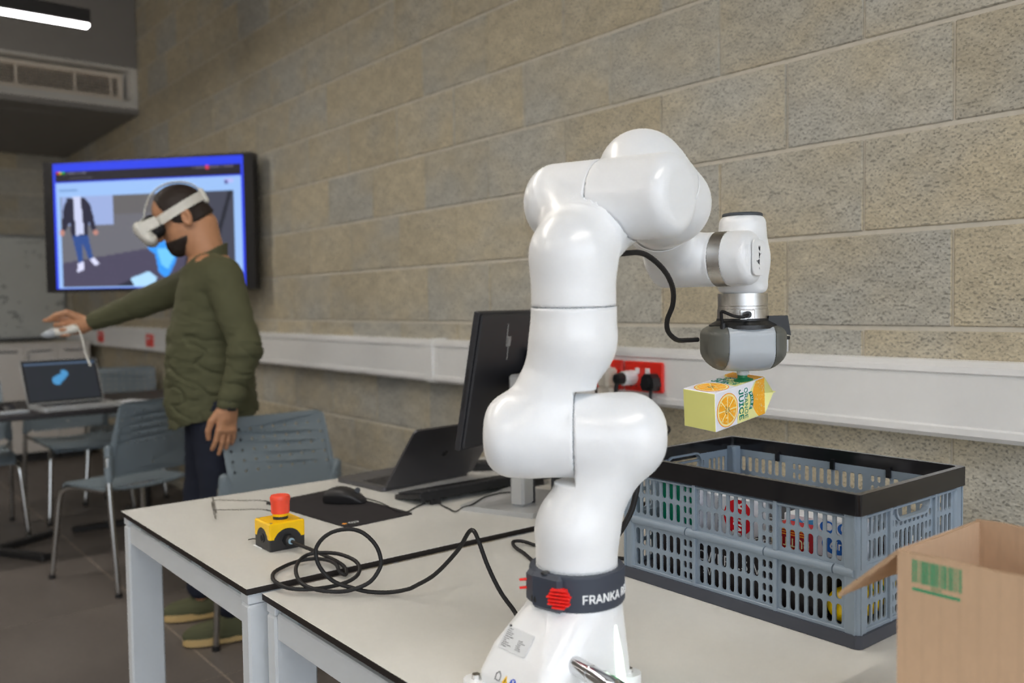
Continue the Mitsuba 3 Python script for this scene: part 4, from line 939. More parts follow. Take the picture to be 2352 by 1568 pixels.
part(bt, 'small_lettering', at(text('HEARTFIELD'[:5] + ' FI', .0085, .0005), fr([.101, BY0 - .0001, ZT + .0055], -1)), 'card_orange')
part(bt, 'stripes', cat(*[bx(BX0 + .0005, BX1 - .0005, BY0 - .0004, BY0, ZT + z, ZT + z + .002) for z in (.029, .033, .037)]), 'card_orange')
bw = thing('picture_card', 'small white and blue carton lying behind the dark red box in the crate', 'carton')
part(bw, 'body', bx(.062, .118, -.722, -.668, ZT + .0005, ZT + .052, .0012), 'card_white')
part(bw, 'blue_print', cat(*[at(prism(Polygon(q), .0004), fr([.09, -.7221, ZT + .046])) for q in ([(-.025, -.008), (0, .002), (.012, -.008)], [(.005, -.002), (.026, .003), (.026, -.006)])]), 'card_sky')
part(bw, 'red_print', at(prism(Polygon([(-.02, -.012), (.02, -.012), (.02, -.009), (-.01, -.008)]), .0004), fr([.09, -.7221, ZT + .046])), 'card_red')
gm = thing('blue_white_box', 'white box with blue round emblems near the right end of the crate', 'box')
part(gm, 'body', bx(.130, .205, -.742, -.69, ZT + .0005, ZT + .060, .0012), 'card_white')
gF = fr([.168, -.7421, ZT + .022])
part(gm, 'emblem', cat(at(prism(affinity.scale(Point(0, 0).buffer(.016), 1.5, .9), .0004), gF), at(prism(affinity.scale(Point(-.014, .026).buffer(.011), 1.2, .9).difference(Point(-.012, .027).buffer(.006)), .0004), gF), at(prism(affinity.scale(Point(.016, .027).buffer(.011), 1.2, .9).difference(Point(.014, .028).buffer(.006)), .0004), gF)), 'card_blue', label='blue emblems')
part(gm, 'lettering', at(text('6ir', .012, .0007, True), gF), 'print_white')
mu = thing('sauce_bottle', 'bright yellow sauce bottle lying at the right front corner of the crate', 'bottle')
part(mu, 'body', surfnet(lambda P: smin(d_cap(P, [.192, -.755, .7770], [.192, -.70, .7770], .0265), d_cap(P, [.190, -.70, .7815], [.190, -.62, .7815], .0265, .015), .01), [.155, -.80, .745], [.225, -.59, .82], .003), 'bottle_yellow', smooth=50)
part(mu, 'label_band', at(lathe([(.0272, 0), (.0272, .032)], 36), frame([.190, -.715, .7815], z=[0, 1, 0])), 'print_green', smooth=40, label='green label')
part(mu, 'cap', cyl([.190, -.622, .7815], [.190, -.60, .7815], .012, 18), 'card_red', smooth=30)
# the black box leaves the bottle its corner
bn = thing('snack_box', 'brown snack box with red and yellow print behind the yellow bottle', 'box')
part(bn, 'body', bx(.187, .2225, -.575, -.49, FLZ, FLZ + .085, .0012), 'card_brown')
part(bn, 'print', cat(*[bx(.2222, .2229, -.57 + .02 * k, -.56 + .02 * k, FLZ + .05, FLZ + .075) for k in range(4)]), 'card_red')
part(bn, 'yellow_print', cat(*[bx(.2222, .2229, -.559 + .02 * k, -.553 + .02 * k, FLZ + .05, FLZ + .075) for k in range(4)]), 'card_orange')
# ================================================================ cardboard box
def kraft(p, n, uv):
    c = mi.Color3f(rgb(196, 166, 138)) * (.93 + .1 * fbm(p.x * 12, p.y * 12, p.z * 5, 3))
    return c * (.96 + .08 * fbm(p.x * 260, p.y * 260, p.z * 60, 2)) * (1 - .035 * smoothstep(.5, 1.0, dr.sin(p.x * 330)))
scene['kraft'] = two({'type': 'diffuse', 'reflectance': mikit.proc(kraft)})
pl('kraft_edge', rgb(178, 150, 122), .9, .1)
pl('print_green_card', rgb(40, 140, 100), .8, .2)
bxk = thing('cardboard_box', 'open brown cardboard box with a green barcode at the right edge of the desk', 'box')
KX0, KX1, KY0, KY1, KZ0, KZ1 = .434, .84, -1.063, -.872, .7303, .970
tk_ = .005
part(bxk, 'bottom', bx(KX0 + tk_, KX1 - tk_, KY0 + tk_, KY1 - tk_, KZ0, KZ0 + tk_), 'kraft')
def wavy(x0, x1, z0, z1, amp, seed):
    xs = np.linspace(x0, x1, 40); zs = z1 + amp * (meshkit.fbm(np.stack([xs * 30, xs * 0, xs * 0], 1), 3, seed) - .5) * 2
    return Polygon([(x0, z0), (x1, z0)] + list(zip(xs[::-1], zs[::-1])))
YF = np.array([[1, 0, 0, 0], [0, 0, -1, KY0 + tk_], [0, 1, 0, 0], [0, 0, 0, 1.0]])
part(bxk, 'front_wall', at(prism(wavy(KX0, KX1, KZ0, KZ1, .0022, 5), tk_), YF), 'kraft')
YB = YF.copy(); YB[1, 3] = KY1
part(bxk, 'back_wall', at(prism(wavy(KX0, KX1, KZ0, KZ1 + .002, .0012, 8), tk_), YB), 'kraft')
XL = np.array([[0, 0, 1, KX0], [1, 0, 0, 0], [0, 1, 0, 0], [0, 0, 0, 1.0]])
part(bxk, 'left_wall', at(prism(wavy(KY0 + tk_ + .0005, KY1 - tk_ - .0005, KZ0, KZ1, .001, 3), tk_), XL), 'kraft')
XR = XL.copy(); XR[0, 3] = KX1 - tk_
part(bxk, 'right_wall', at(prism(sbox(KY0 + tk_ + .0005, KZ0, KY1 - tk_ - .0005, KZ1), tk_), XR), 'kraft')
fd = A(-.072, 0, -.067); fl2 = np.linalg.norm(fd); fd = fd / fl2
FF = frame([KX0 + .001, KY0 + .002, KZ1 - .001], x=fd, y=[0, 1, 0])
fp = Polygon([(0, 0), (fl2, .002)] + [(fl2 + RNG.uniform(-.002, .0015), y) for y in np.linspace(.012, .16, 16)] + [(fl2 - .012, .182), (0, .186)])
part(bxk, 'flap', at(prism(fp, .004, -.002), FF), 'kraft', label='side flap folded outwards')
part(bxk, 'flap_edge', at(cat(*[box([fl2 * t, -.0005 + RNG.uniform(-.0015, .001), RNG.uniform(-.001, .002)], [RNG.uniform(.004, .012), .003, .0025]) for t in np.linspace(.03, .97, 22)]), FF), 'kraft_edge')
part(bxk, 'flap_marks', at(cat(*[box([fl2 * .42 + .002 * k, .03 + .008 * k, -.0023], [.004, .006, .0004]) for k in range(5)]), FF), 'print_black')
bars = []; x = KX0 + .0165
for k in range(26):
    w = RNG.choice([.0006, .0011, .0018]); bars.append(bx(x, x + w, KY0 - .0003, KY0 + .0005, KZ1 - .031, KZ1 - .0065)); x += w + RNG.choice([.0006, .0011, .0016])
    if x > KX0 + .066: break
part(bxk, 'barcode', cat(bars), 'print_green_card', label='green printed barcode')
part(bxk, 'underline', bx(KX0 + .0165, KX0 + .0665, KY0 - .0003, KY0 + .0005, KZ1 - .0395, KZ1 - .0365), 'print_green_card')
part(bxk, 'tiny_text', at(text('80963', .0026, .0003), fr([KX0 + .042, KY0 - .0001, KZ1 - .0338])), 'print_green_card')
pp = surfnet(lambda P: np.linalg.norm((P - A(.575, -1.025, .955)) / A(1.6, 1, .9), axis=1) - .016 - .012 * (meshkit.fbm(P * 70, 3, 2) - .5), [.53, -1.055, .925], [.63, -.985, .985], .003)
solo('packing_paper', 'crumpled white packing paper poking out of the cardboard box', 'paper', cat(pp), 'card_white', smooth=30)
# ================================================================ far end of the room
pl('cabinet_white', rgb(204, 199, 194), .55, .4); pl('cab_gap', rgb(70, 66, 62), .8, .2); pl('handle_grey', rgb(132, 134, 136), .35, .5, metallic=.5)
XC = -7.15
def cabinet(y0, y1, label, key=False):
    c = thing('cabinet', label, 'cabinet', None)
    part(c, 'body', bx(XC - .55, XC - .02, y0, y1, .075, .945, .002), 'cabinet_white')
    part(c, 'top', bx(XC - .56, XC + .006, y0, y1, .9455, .968, .002), 'cabinet_white')
    part(c, 'plinth', bx(XC - .52, XC - .06, y0 + .004, y1 - .004, .0005, .0745), 'black_metal', label='black recessed plinth')
    d = part(c, 'door', bx(XC - .019, XC, y0 + .002, y1 - .002, .08, .942, .002), 'cabinet_white')
    part(d, 'handle', cat(bx(XC + .018, XC + .026, y0 + .045, y1 - .045, .905, .917, .003), *[bx(XC, XC + .02, y, y + .01, .907, .915) for y in (y0 + .06, y1 - .07)]), 'handle_grey', label='grey bar handle')
    if key:
        part(d, 'lock', cyl([XC, y0 + .03, .90], [XC + .008, y0 + .03, .90], .008, 14), 'handle_grey')
        part(d, 'key', cat(bx(XC + .008, XC + .03, y0 + .028, y0 + .032, .892, .908), bx(XC + .02, XC + .024, y0 + .024, y0 + .036, .835, .885)), 'handle_grey', label='key with tag hanging in the lock')
    return c
ys = [-.095, -.345, -.595, -.845, -1.095]
nm = ['white cabinet unit nearest to the block wall, behind the far laptop', 'white cabinet unit with the key in its lock', 'white cabinet unit left of the one with the key', 'white cabinet unit at the left edge of the view']
for k in range(4): cabinet(ys[k + 1], ys[k], nm[k], key=(k == 1))
# whiteboard on the far wall
def wb_colour(p, n, uv):
    s1 = smoothstep(.60, .68, fbm(p.y * 16, p.z * 22, 3, 3)) * smoothstep(.45, .6, fbm(p.y * 3 + 4, p.z * 4, 9, 2))
    return mix(rgb(190, 192, 188), rgb(120, 124, 122), s1 * .7)
pl('board_white', mikit.proc(wb_colour), .35, .5)
wbd = thing('whiteboard', 'large whiteboard with faint pen marks behind the cabinets and the screen', 'whiteboard')
xw = X_FAR + .012
part(wbd, 'panel', bx(xw, xw + .016, -2.2, -.075, 1.0, 1.90), 'board_white')
part(wbd, 'frame', cat(bx(xw - .002, xw + .024, -2.2, -.055, 1.90, 1.925, .003), bx(xw - .002, xw + .024, -2.2, -.055, .975, 1.0, .003), bx(xw - .002, xw + .024, -.075, -.055, 1.0, 1.90, .003)), 'handle_grey')
part(wbd, 'pen_tray', bx(xw + .02, xw + .09, -2.1, -.2, .972, .985, .002), 'black_metal', label='dark pen tray')
# screen on the wall bracket
pl('tv_black', rgb(20, 20, 23), .3, .5)
TVA, TVB = A(-4.569, -.906, 0), A(-3.615, -.088, 0)
tvx = unit(TVB - TVA); tvn = np.cross(tvx, UZ); TW = np.linalg.norm(TVB - TVA); ZT0, ZT1 = 1.338, 2.061
TVF = frame(TVA + A(0, 0, ZT0), x=tvx, y=UZ)       # local z = towards the room
if TVF[:3, 2] @ (CAM - TVA) < 0: raise ValueError
TH = ZT1 - ZT0
tv = thing('wall_screen', 'large wall mounted screen showing a video call window, behind the person', 'screen')
bz0, bz1, bzt, bzb = .060, .055, .012, .018
part(tv, 'housing', at(cat(bx(0, TW, 0, TH, -.06, -.008, .004)), TVF), 'tv_black')
part(tv, 'bezel', at(prism(sbox(0, 0, TW, TH).difference(sbox(bz0, bzb, TW - bz1, TH - bzt)), .010, -.008), TVF), 'tv_black')
nu, nv = 181, 101
uu, vv = np.meshgrid(np.linspace(0, 1, nu), np.linspace(0, 1, nv))    # v downwards
def S(c): return np.array(rgb(*c))
col = np.zeros((nv, nu, 3)); col[:] = S((44, 66, 226))
def fill(mask, c): col[mask] = S(c)
def inb(a, b, c, d): return (uu > a) & (uu < b) & (vv > c) & (vv < d)
fill(inb(.015, .985, .06, .15), (36, 34, 42))
fill(inb(.02, .035, .068, .09), (190, 60, 50)); fill(inb(.037, .05, .068, .09), (200, 190, 40)); fill(inb(.052, .065, .068, .09), (40, 170, 70))
for k in range(9): fill(inb(.075 + .012 * k, .083 + .012 * k, .07, .088), (110, 110, 124))
for k in range(11): fill(inb(.09 + .011 * k, .096 + .011 * k, .112, .128), (80, 80, 92))
for k in range(12): fill(inb(.74 + .018 * k, .75 + .018 * k, .07, .09), (120, 110, 130))
fill(inb(.81, .825, .066, .092), (210, 60, 90))
fill(inb(.015, .985, .15, 1), (150, 186, 236))
fill(inb(.03, .13, .20, .225), (120, 156, 206)); fill(inb(.90, .945, .17, .21), (176, 180, 236)); fill(inb(.90, .918, .18, .215), (90, 90, 150))
fill(inb(.035, .945, .26, .985), (104, 104, 112))                                     # the video picture
fill(inb(.04, .32, .262, .50), (150, 168, 214))
fill(inb(.32, .945, .262, .42), (98, 96, 98))
fill((vv > .80 - .22 * uu) & inb(.035, .945, .26, .985), (74, 70, 92))
fill((uu > .78) & inb(.035, .945, .26, .985), (66, 68, 82)); fill(((uu - .80) + (vv - .26) * .18 < .012) & ((uu - .80) + (vv - .26) * .18 > -.012) & inb(.6, .945, .26, .9), (36, 38, 48)); fill(((uu - .93) + (vv - .26) * .2 < .012) & ((uu - .93) + (vv - .26) * .2 > -.008) & inb(.6, .945, .26, .9), (36, 38, 48))
def poly(pts, c):
    pg = shapely.Polygon(pts); fill(shapely.contains_xy(pg, uu, vv), c)
poly([(.075, .27), (.165, .27), (.20, .34), (.225, .52), (.205, .545), (.185, .46), (.18, .58), (.09, .585), (.085, .47), (.055, .54), (.038, .53), (.05, .36)], (38, 38, 58))
poly([(.105, .265), (.145, .265), (.16, .56), (.115, .575)], (196, 202, 232))
poly([(.095, .58), (.18, .575), (.205, .76), (.18, .765), (.145, .62), (.15, .79), (.125, .795)], (46, 76, 140))
poly([(.12, .80), (.155, .78), (.15, .85), (.115, .87)], (214, 216, 244)); poly([(.185, .765), (.21, .755), (.235, .80), (.215, .82)], (214, 216, 244))
fill((uu - .04) ** 2 + ((vv - .55) * .58) ** 2 < .00018, (186, 130, 118)); fill((uu - .222) ** 2 + ((vv - .555) * .58) ** 2 < .00018, (186, 130, 118))
poly([(.49, .62), (.55, .585), (.60, .66), (.66, .70), (.64, .80), (.595, .94), (.55, .88), (.535, .74), (.50, .70)], (54, 150, 244))
poly([(.545, .70), (.60, .69), (.635, .76), (.60, .86), (.565, .82)], (110, 196, 250))
poly([(.40, .925), (.50, .87), (.54, .92), (.53, .98), (.42, .985)], (170, 214, 246)); poly([(.32, .985), (.40, .935), (.42, .985)], (40, 42, 60))
scene['screen_glass'] = {'type': 'diffuse', 'reflectance': {'type': 'rgb', 'value': [.02, .02, .02]}}
def screen_mesh(x0, x1, y0, y1, z, nu, nv):
    X, Y = np.meshgrid(np.linspace(x0, x1, nu), np.linspace(y1, y0, nv))
    V = np.stack([X.ravel(), Y.ravel(), np.full(X.size, z)], 1); F = []
    i, j = np.meshgrid(np.arange(nu - 1), np.arange(nv - 1)); a = (j * nu + i).ravel()
    return trimesh.Trimesh(V, np.vstack([np.stack([a, a + nu, a + nu + 1], 1), np.stack([a, a + nu + 1, a + 1], 1)]), process=False)
k = part(tv, 'screen', at(screen_mesh(bz0, TW - bz1, bzb, TH - bzt, -.0005, nu, nv), TVF), 'screen_glass', color=col.reshape(-1, 3), label='lit screen with a blue bordered window')
scene[k]['emitter'] = {'type': 'area', 'radiance': {'type': 'mesh_attribute', 'name': 'vertex_color'}}
mid = (TVA + TVB) / 2 + A(0, 0, 1.70)
part(tv, 'wall_bracket', cat(box([mid[0] - .03, -.014, 1.70], [.22, .024, .34], .004), cyl(mid - tvn * .06 * -1 * 0 + TVF[:3, 2] * -.06, [mid[0] - .03, -.02, 1.70], .025, 14)), 'tv_black')
# black tables with star feet
pl('table_black', rgb(40, 38, 40), .4, .45)
def cafe_table(x0, x1, y0, y1, cx, cy, ang, label):
    t = thing('table', label, 'table')
    part(t, 'tabletop', bx(x0, x1, y0, y1, .712, .74, .003), 'table_black')
    part(t, 'column', cyl([cx, cy, .03], [cx, cy, .712], .035, 20), 'black_metal', smooth=30)
    part(t, 'mount', bx(cx - .2, cx + .2, cy - .03, cy + .03, .695, .712), 'black_metal')
    for k in range(4):
        d = A(math.cos(ang + k * math.pi / 2), math.sin(ang + k * math.pi / 2), 0)
        part(t, 'foot', at(box([.205, 0, .016], [.37, .06, .031], .006), frame([cx, cy, .0005], x=d, z=UZ)), 'black_metal')
    return t
cafe_table(-4.62, -3.86, -1.60, -.74, -4.25, -1.27, .52, 'black table with the far laptop on it at the left')
cafe_table(-4.72, -3.95, -.73, -.05, -4.42, -.46, -1.62, 'black table behind the person, next to the block wall')
# far laptop
fl_p = thing('laptop', 'silver laptop with a dark screen open on the black table at the left', 'laptop')
FLF = frame([-4.115, -1.105, .7405], x=unit(A(-.05, .38, 0)), z=UZ)    # y points to -x ; base lies towards +x (local -y)
part(fl_p, 'base', at(mv(prism(sbox(0, -.245, .38, .0).buffer(-.01).buffer(.01), .016), 0, 0, .001), FLF), 'silver', smooth=20)
part(fl_p, 'keyboard', at(bx(.03, .35, -.13, -.02, .0168, .0178), FLF), 'laptop_dark')
part(fl_p, 'touchpad', at(bx(.13, .25, -.225, -.145, .0168, .0174), FLF), 'silver')
LF2 = FLF @ frame([0, 0, .018], x=[1, 0, 0], y=[0, .10, .225])
lid2 = part(fl_p, 'lid', at(prism(sbox(0, .002, .38, .243).buffer(-.008).buffer(.008), .006, -.006), LF2), 'silver', smooth=20)
part(lid2, 'bezel', at(bx(.004, .376, .006, .240, 0, .0012), LF2), 'laptop_dark')
n2u, n2v = 61, 41
U2, V2 = np.meshgrid(np.linspace(0, 1, n2u), np.linspace(0, 1, n2v)); c2 = np.zeros((n2v, n2u, 3)); c2[:] = S((34, 38, 44))
c2[(V2 < .09)] = S((70, 88, 112)); c2[(V2 < .03)] = S((28, 34, 40))
for q in ((.54, .33, .055), (.50, .41, .055), (.42, .50, .07), (.46, .46, .06)): c2[(U2 - q[0]) ** 2 + ((V2 - q[1]) * .62) ** 2 < q[2] ** 2] = S((70, 140, 190))
k = part(lid2, 'screen', at(screen_mesh(.014, .366, .016, .232, .0016, n2u, n2v), LF2), 'screen_glass', color=c2.reshape(-1, 3), label='dark screen with a pale blue shape')
scene[k]['emitter'] = {'type': 'area', 'radiance': {'type': 'mesh_attribute', 'name': 'vertex_color'}}
nb = thing('notepad', 'thin pale notepad lying on the black table beside the far laptop', 'notepad')
part(nb, 'pages', at(box([0, 0, .006], [.20, .15, .009], .001), rotz(.5, (-4.02, -.62, .7405))), 'card_white'); part(nb, 'cover', at(box([0, 0, .0008], [.205, .155, .0014]), rotz(.5, (-4.02, -.62, .7405))), 'estop_black')
ph = thing('wallet', 'small grey card case lying left of the far laptop', 'case')
part(ph, 'body', at(box([0, 0, .007], [.08, .13, .012], .003), rotz(.2, (-3.95, -1.20, .7405))), 'tool_light')
solo('far_mouse', 'black computer mouse on the table left of the far laptop', 'computer mouse', at(surfnet(mouse_sdf, [-.065, -.04, -.006], [.065, .04, .05], .005), frame([-4.10, -1.20, .7408], x=[1, .2, 0], z=UZ)), 'mouse_black', smooth=50)
# ---------------------------------------------------------------- grey chairs
pl('chair_grey', rgb(112, 124, 132), .42, .45)
def chair_parts():
    out = {}
    # back: curved perforated sheet; local x forward, y left
    W0, W1 = .40, .46
    poly_ = Polygon([(-W0 / 2, .50), (W0 / 2, .50), (W0 / 2 + .012, .60), (W1 / 2 - .02, .825), (W1 / 2 - .045, .838), (-W1 / 2 + .045, .838), (-W1 / 2 + .02, .825), (-W0 / 2 - .012, .60)]).buffer(-.01).buffer(.01)
    holes = [Point((i - 4) * .046 , .65 + j * .036).buffer(.0055, quad_segs=3) for i in range(9) for j in range(5)]
    holes.append(Point(.0, .545).buffer(.006, quad_segs=3)); 
    sheet = trimesh.creation.extrude_polygon(poly_.difference(shapely.union_all(holes)), .007, engine='earcut')
    v = sheet.vertices; y, z, d = v[:, 0], v[:, 1], v[:, 2]
    sheet.vertices = np.stack([-.195 - d - .30 * np.maximum(z - .60, 0) - .10 * (z - .5) + .10 * (y / .23) ** 2 * .18, y, z], 1)
    sheet.fix_normals(); out['backrest'] = (sheet, 'chair_grey', 25)
    n = 15; X, Y = np.meshgrid(np.linspace(-.20, .215, n), np.linspace(-.21, .21, n), indexing='ij')
    Zs = .452 - .018 * (1 - (Y / .21) ** 2) * np.clip((.20 - X) / .3, 0, 1) - .03 * np.clip((X - .14) / .075, 0, 1) ** 2 + .014 * np.clip((-.13 - X) / .07, 0, 1) ** 2
    r = 1 - .10 * np.clip((X - .1) / .115, 0, 1) ** 2
    P = np.stack([X, Y * r, Zs], -1).reshape(-1, 3); Q = P - A(0, 0, .012); V = np.vstack([P, Q]); F = []
    for i in range(n - 1):
        for j in range(n - 1):
            a, b, c, d = i * n + j, (i + 1) * n + j, (i + 1) * n + j + 1, i * n + j + 1
            F += [[a, b, c], [a, c, d], [a + n * n, c + n * n, b + n * n], [a + n * n, d + n * n, c + n * n]]
    edge = [i * n for i in range(n)] + [(n - 1) * n + j for j in range(1, n)] + [i * n + n - 1 for i in range(n - 2, -1, -1)] + [j for j in range(n - 2, 0, -1)]
    for e0, e1 in zip(edge, edge[1:] + edge[:1]): F += [[e0, e0 + n * n, e1 + n * n], [e0, e1 + n * n, e1]]
    seat = trimesh.Trimesh(V, F, process=False); seat.fix_normals(); out['seat'] = (seat, 'chair_grey', 40)
    return out
CHP = chair_parts()
def chair(cx, cy, ang, label):
    c = thing('chair', label, 'chair', 'grey chairs with perforated backs')
    M = rotz(ang, (cx, cy, 0))
    for nme, (m, mat, sm) in CHP.items(): part(c, nme, at(m, M), mat, smooth=sm)
    for s in (-1, 1):
        rear = [[-.222, s * .236, .60], [-.228, s * .237, .52], [-.245, s * .24, .35], [-.285, s * .243, .006]]
        part(c, 'leg', at(tube(spline(rear, 6), .0115, 12), M), 'chrome', smooth=True, label='chrome tube leg')
        part(c, 'sleeve', at(cat(hull(np.vstack([ball_pts([-.214, s * .225, .635], .018, 1), ball_pts([-.228, s * .236, .50], .017, 1), ball_pts([-.20, s * .20, .60], .008, 1), ball_pts([-.20, s * .20, .52], .008, 1)]))), M), 'chair_grey', smooth=35)
        front = [[-.10, s * .17, .428], [.10, s * .185, .424], [.165, s * .20, .415], [.195, s * .212, .38], [.21, s * .222, .25], [.235, s * .240, .006]]
        part(c, 'leg', at(tube(spline(front, 6), .0115, 12), M), 'chrome', smooth=True, label='chrome tube leg')
        for q in (rear[-1], front[-1]):
            part(c, 'foot_cap', at(cyl([q[0], q[1], .0005], [q[0], q[1], .018], .0145, 12), M), 'rubber_black')
    part(c, 'crossbar', at(cat(tube([[-.10, -.17, .428], [-.10, .17, .428]], .011, 10), tube([[-.10, -.17, .428], [-.232, -.237, .47]], .010, 8), tube([[-.10, .17, .428], [-.232, .237, .47]], .010, 8)), M), 'chrome', smooth=True)
    return c
chair(-3.433, -.82, math.radians(198.5), 'grey plastic chair seen from behind, turned to the black table at the left')
chair(-1.95, -.60, math.radians(2), 'grey plastic chair with perforated back pushed to the white desk, left of the laptop')
chair(-4.70, -1.30, math.radians(0), 'grey plastic chair behind the far laptop table, cut by the left edge')
chair(-4.95, -.69, math.radians(4), 'grey plastic chair under the black table in front of the white cabinets')
chair(-5.30, -.33, math.radians(-15), 'grey plastic chair by the block wall just right of the far laptop')
# ================================================================ the person
PO = A(-2.46, -.82, 0); FV = unit(A(-.334, -.943, 0)); WV = unit(A(.943, -.334, 0))
PM = np.eye(4); PM[:3, 0], PM[:3, 1], PM[:3, 2], PM[:3, 3] = FV, WV, UZ, PO     # local: x forward, y left, z up
def skin_c(p, n, uv): return mi.Color3f(rgb(176, 128, 96)) * (.93 + .14 * fbm(p.x * 30, p.y * 30, p.z * 30, 3))
pl('skin', mikit.proc(skin_c), .5, .4)
def shirt_c(p, n, uv): return mi.Color3f(rgb(78, 79, 58)) * (.92 + .16 * fbm(p.x * 60, p.y * 60, p.z * 25, 3))
pl('shirt_olive', mikit.proc(shirt_c), .8, .2, sheen=.4)
pl('trouser_navy', mikit.proc(lambda p, n, uv: mi.Color3f(rgb(36, 40, 52)) * (.9 + .2 * fbm(p.x * 200, p.y * 200, p.z * 200, 2))), .85, .2)
pl('hair_dark', mikit.proc(lambda p, n, uv: mi.Color3f(rgb(40, 32, 28)) * (.8 + .4 * fbm(p.x * 300, p.y * 300, p.z * 120, 2))), .6, .3)
pl('shoe_olive', rgb(86, 88, 66), .85, .2); pl('sole_tan', rgb(196, 168, 116), .7, .3); pl('sole_dark', rgb(60, 48, 36), .8, .2)
pl('headset_white', rgb(222, 220, 212), .4, .4); pl('headset_black', rgb(22, 22, 24), .7, .3)
per = thing('person', 'person in olive shirt and dark trousers, wearing a white headset and reaching forward', 'person')
hp_ = math.radians(-28); HC = A(.036, 0, 1.597)
HX, HZ = A(math.cos(hp_), 0, math.sin(hp_)), A(-math.sin(hp_), 0, math.cos(hp_)); HY = A(0, 1, 0)
HM = np.stack([HX, HY, HZ], 1)
def hl(a, c, b): return HC + HX * a + HY * c + HZ * b
def d_head(P):
    d = d_ell(P, hl(-.004, 0, .012), (.098, .077, .092), HM)
    d = smin(d, d_ell(P, hl(.030, 0, -.062), (.062, .060, .075), HM), .03)
    d = smin(d, d_ell(P, hl(.072, 0, -.112), (.026, .030, .026), HM), .03)
    d = smin(d, d_cap(P, hl(.094, 0, -.012), hl(.112, 0, -.050), .009, .014), .018)
    d = smin(d, d_ell(P, hl(.092, 0, -.083), (.010, .024, .010), HM), .012)
    d = np.maximum(d, -d_ell(P, hl(.106, 0, -.082), (.008, .022, .0022), HM))
    for s in (-1, 1):
        d = smax(d, -d_ell(P, hl(.098, s * .033, -.018), (.016, .018, .012), HM), .012)
        d = smin(d, d_ell(P, hl(.086, s * .033, -.018), (.012, .013, .012), HM), .004)
        ear = d_ell(P, hl(-.012, s * .079, -.030), (.019, .011, .034), HM @ np.stack([A(.97, 0, .24), A(0, 1, 0), A(-.24, 0, .97)], 1))
        ear = smax(ear, -d_ell(P, hl(-.006, s * .090, -.028), (.010, .009, .020), HM), .006)
        d = smin(d, ear, .008)
    return d
def d_neck(P):
    return smin(d_cap(P, A(-.062, 0, 1.42), A(-.012, 0, 1.535), .062, .060), d_cap(P, A(-.07, 0, 1.40), A(-.048, 0, 1.56), .055, .05), .03)
hd = surfnet(lambda P: smin(d_head(P), d_neck(P), .025), [-.14, -.11, 1.38], [.20, .11, 1.72], .0035)
# --- hands
def hand_sdf(o, x, y, z, curl, spread, thumb, lens=(.072, .082, .077, .060)):
    """o wrist, x along the hand, y towards the index finger, z out of the back of the hand"""
    x, y, z = unit(x), unit(y), unit(z)
    def g(a, b, c): return o + x * a + y * b + z * c
    B = np.stack([x, y, z], 1); chains = []
    for k in range(4):
        base = A(.088 - .004 * abs(k - 1), .030 - .0205 * k, .001); ang = 0.0; p = base; sp_ = (spread * (1.5 - k)) / 3
        pts = [g(*p)]; r = [.0098 - .0006 * k]
        for j, fr_ in enumerate((.46, .30, .24)):
            ang += curl[k][j]; dl = lens[k] * fr_
            p = p + dl * A(math.cos(ang) * math.cos(sp_), math.sin(sp_), -math.sin(ang)); pts.append(g(*p)); r.append(.0092 - .0008 * j - .0005 * k)
        chains.append((pts, r))
    tp = [g(.020, .030, -.006), g(*thumb[0]), g(*thumb[1]), g(*thumb[2])]; chains.append((tp, [.016, .0125, .0105, .009]))
    def f(P):
        d = d_box(P, g(.048, .0, 0), (.086, .074, .026), .0125, B)
        d = smin(d, d_cap(P, g(.0, 0, 0), g(.03, 0, 0), .024, .024), .02)
        for pts, r in chains:
            fd_ = None
            for i in range(len(pts) - 1):
                q = d_cap(P, pts[i], pts[i + 1], r[i], r[i + 1]); fd_ = q if fd_ is None else smin(fd_, q, .003)
            d = smin(d, fd_, .008)
        return d
    return f
LW = A(-.110, .275, .885)
lx, ly, lz = unit(A(.10, -.02, -1)), unit(A(.90, .42, .1)), unit(A(-.40, .90, .0))
lhand = hand_sdf(LW, lx, ly, lz, [(.18, .25, .2), (.10, .2, .15), (.14, .22, .18), (.2, .3, .25)], .14, [(.05, .050, -.014), (.085, .056, -.022), (.112, .050, -.028)])
lh = surfnet(lambda P: smin(lhand(P), d_cap(P, A(-.155, .27, 1.02), LW, .036, .026), .02), [-.24, .18, .66], [.02, .36, 1.0], .0032)
RW = A(.415, -.385, 1.182)
rx, ry, rz = unit(A(.95, -.28, -.10)), unit(A(.02, -.30, .95)), unit(A(.28, .93, .28))
ry = unit(A(.10, .02, 1)); rz = unit(np.cross(rx, ry)); rz = rz * (1 if rz[1] > 0 else -1)
rz = -rz
rhand = hand_sdf(RW, rx, ry, rz, [(.05, .10, .10), (1.15, 1.3, .7), (1.25, 1.35, .7), (1.3, 1.35, .7)], .1, [(.055, .055, -.028), (.092, .050, -.040), (.118, .038, -.042)])
rh = surfnet(lambda P: smin(rhand(P), d_cap(P, A(.25, -.32, 1.225), RW, .038, .027), .02), RW - A(.12, .14, .13), RW + A(.22, .12, .13), .0032)
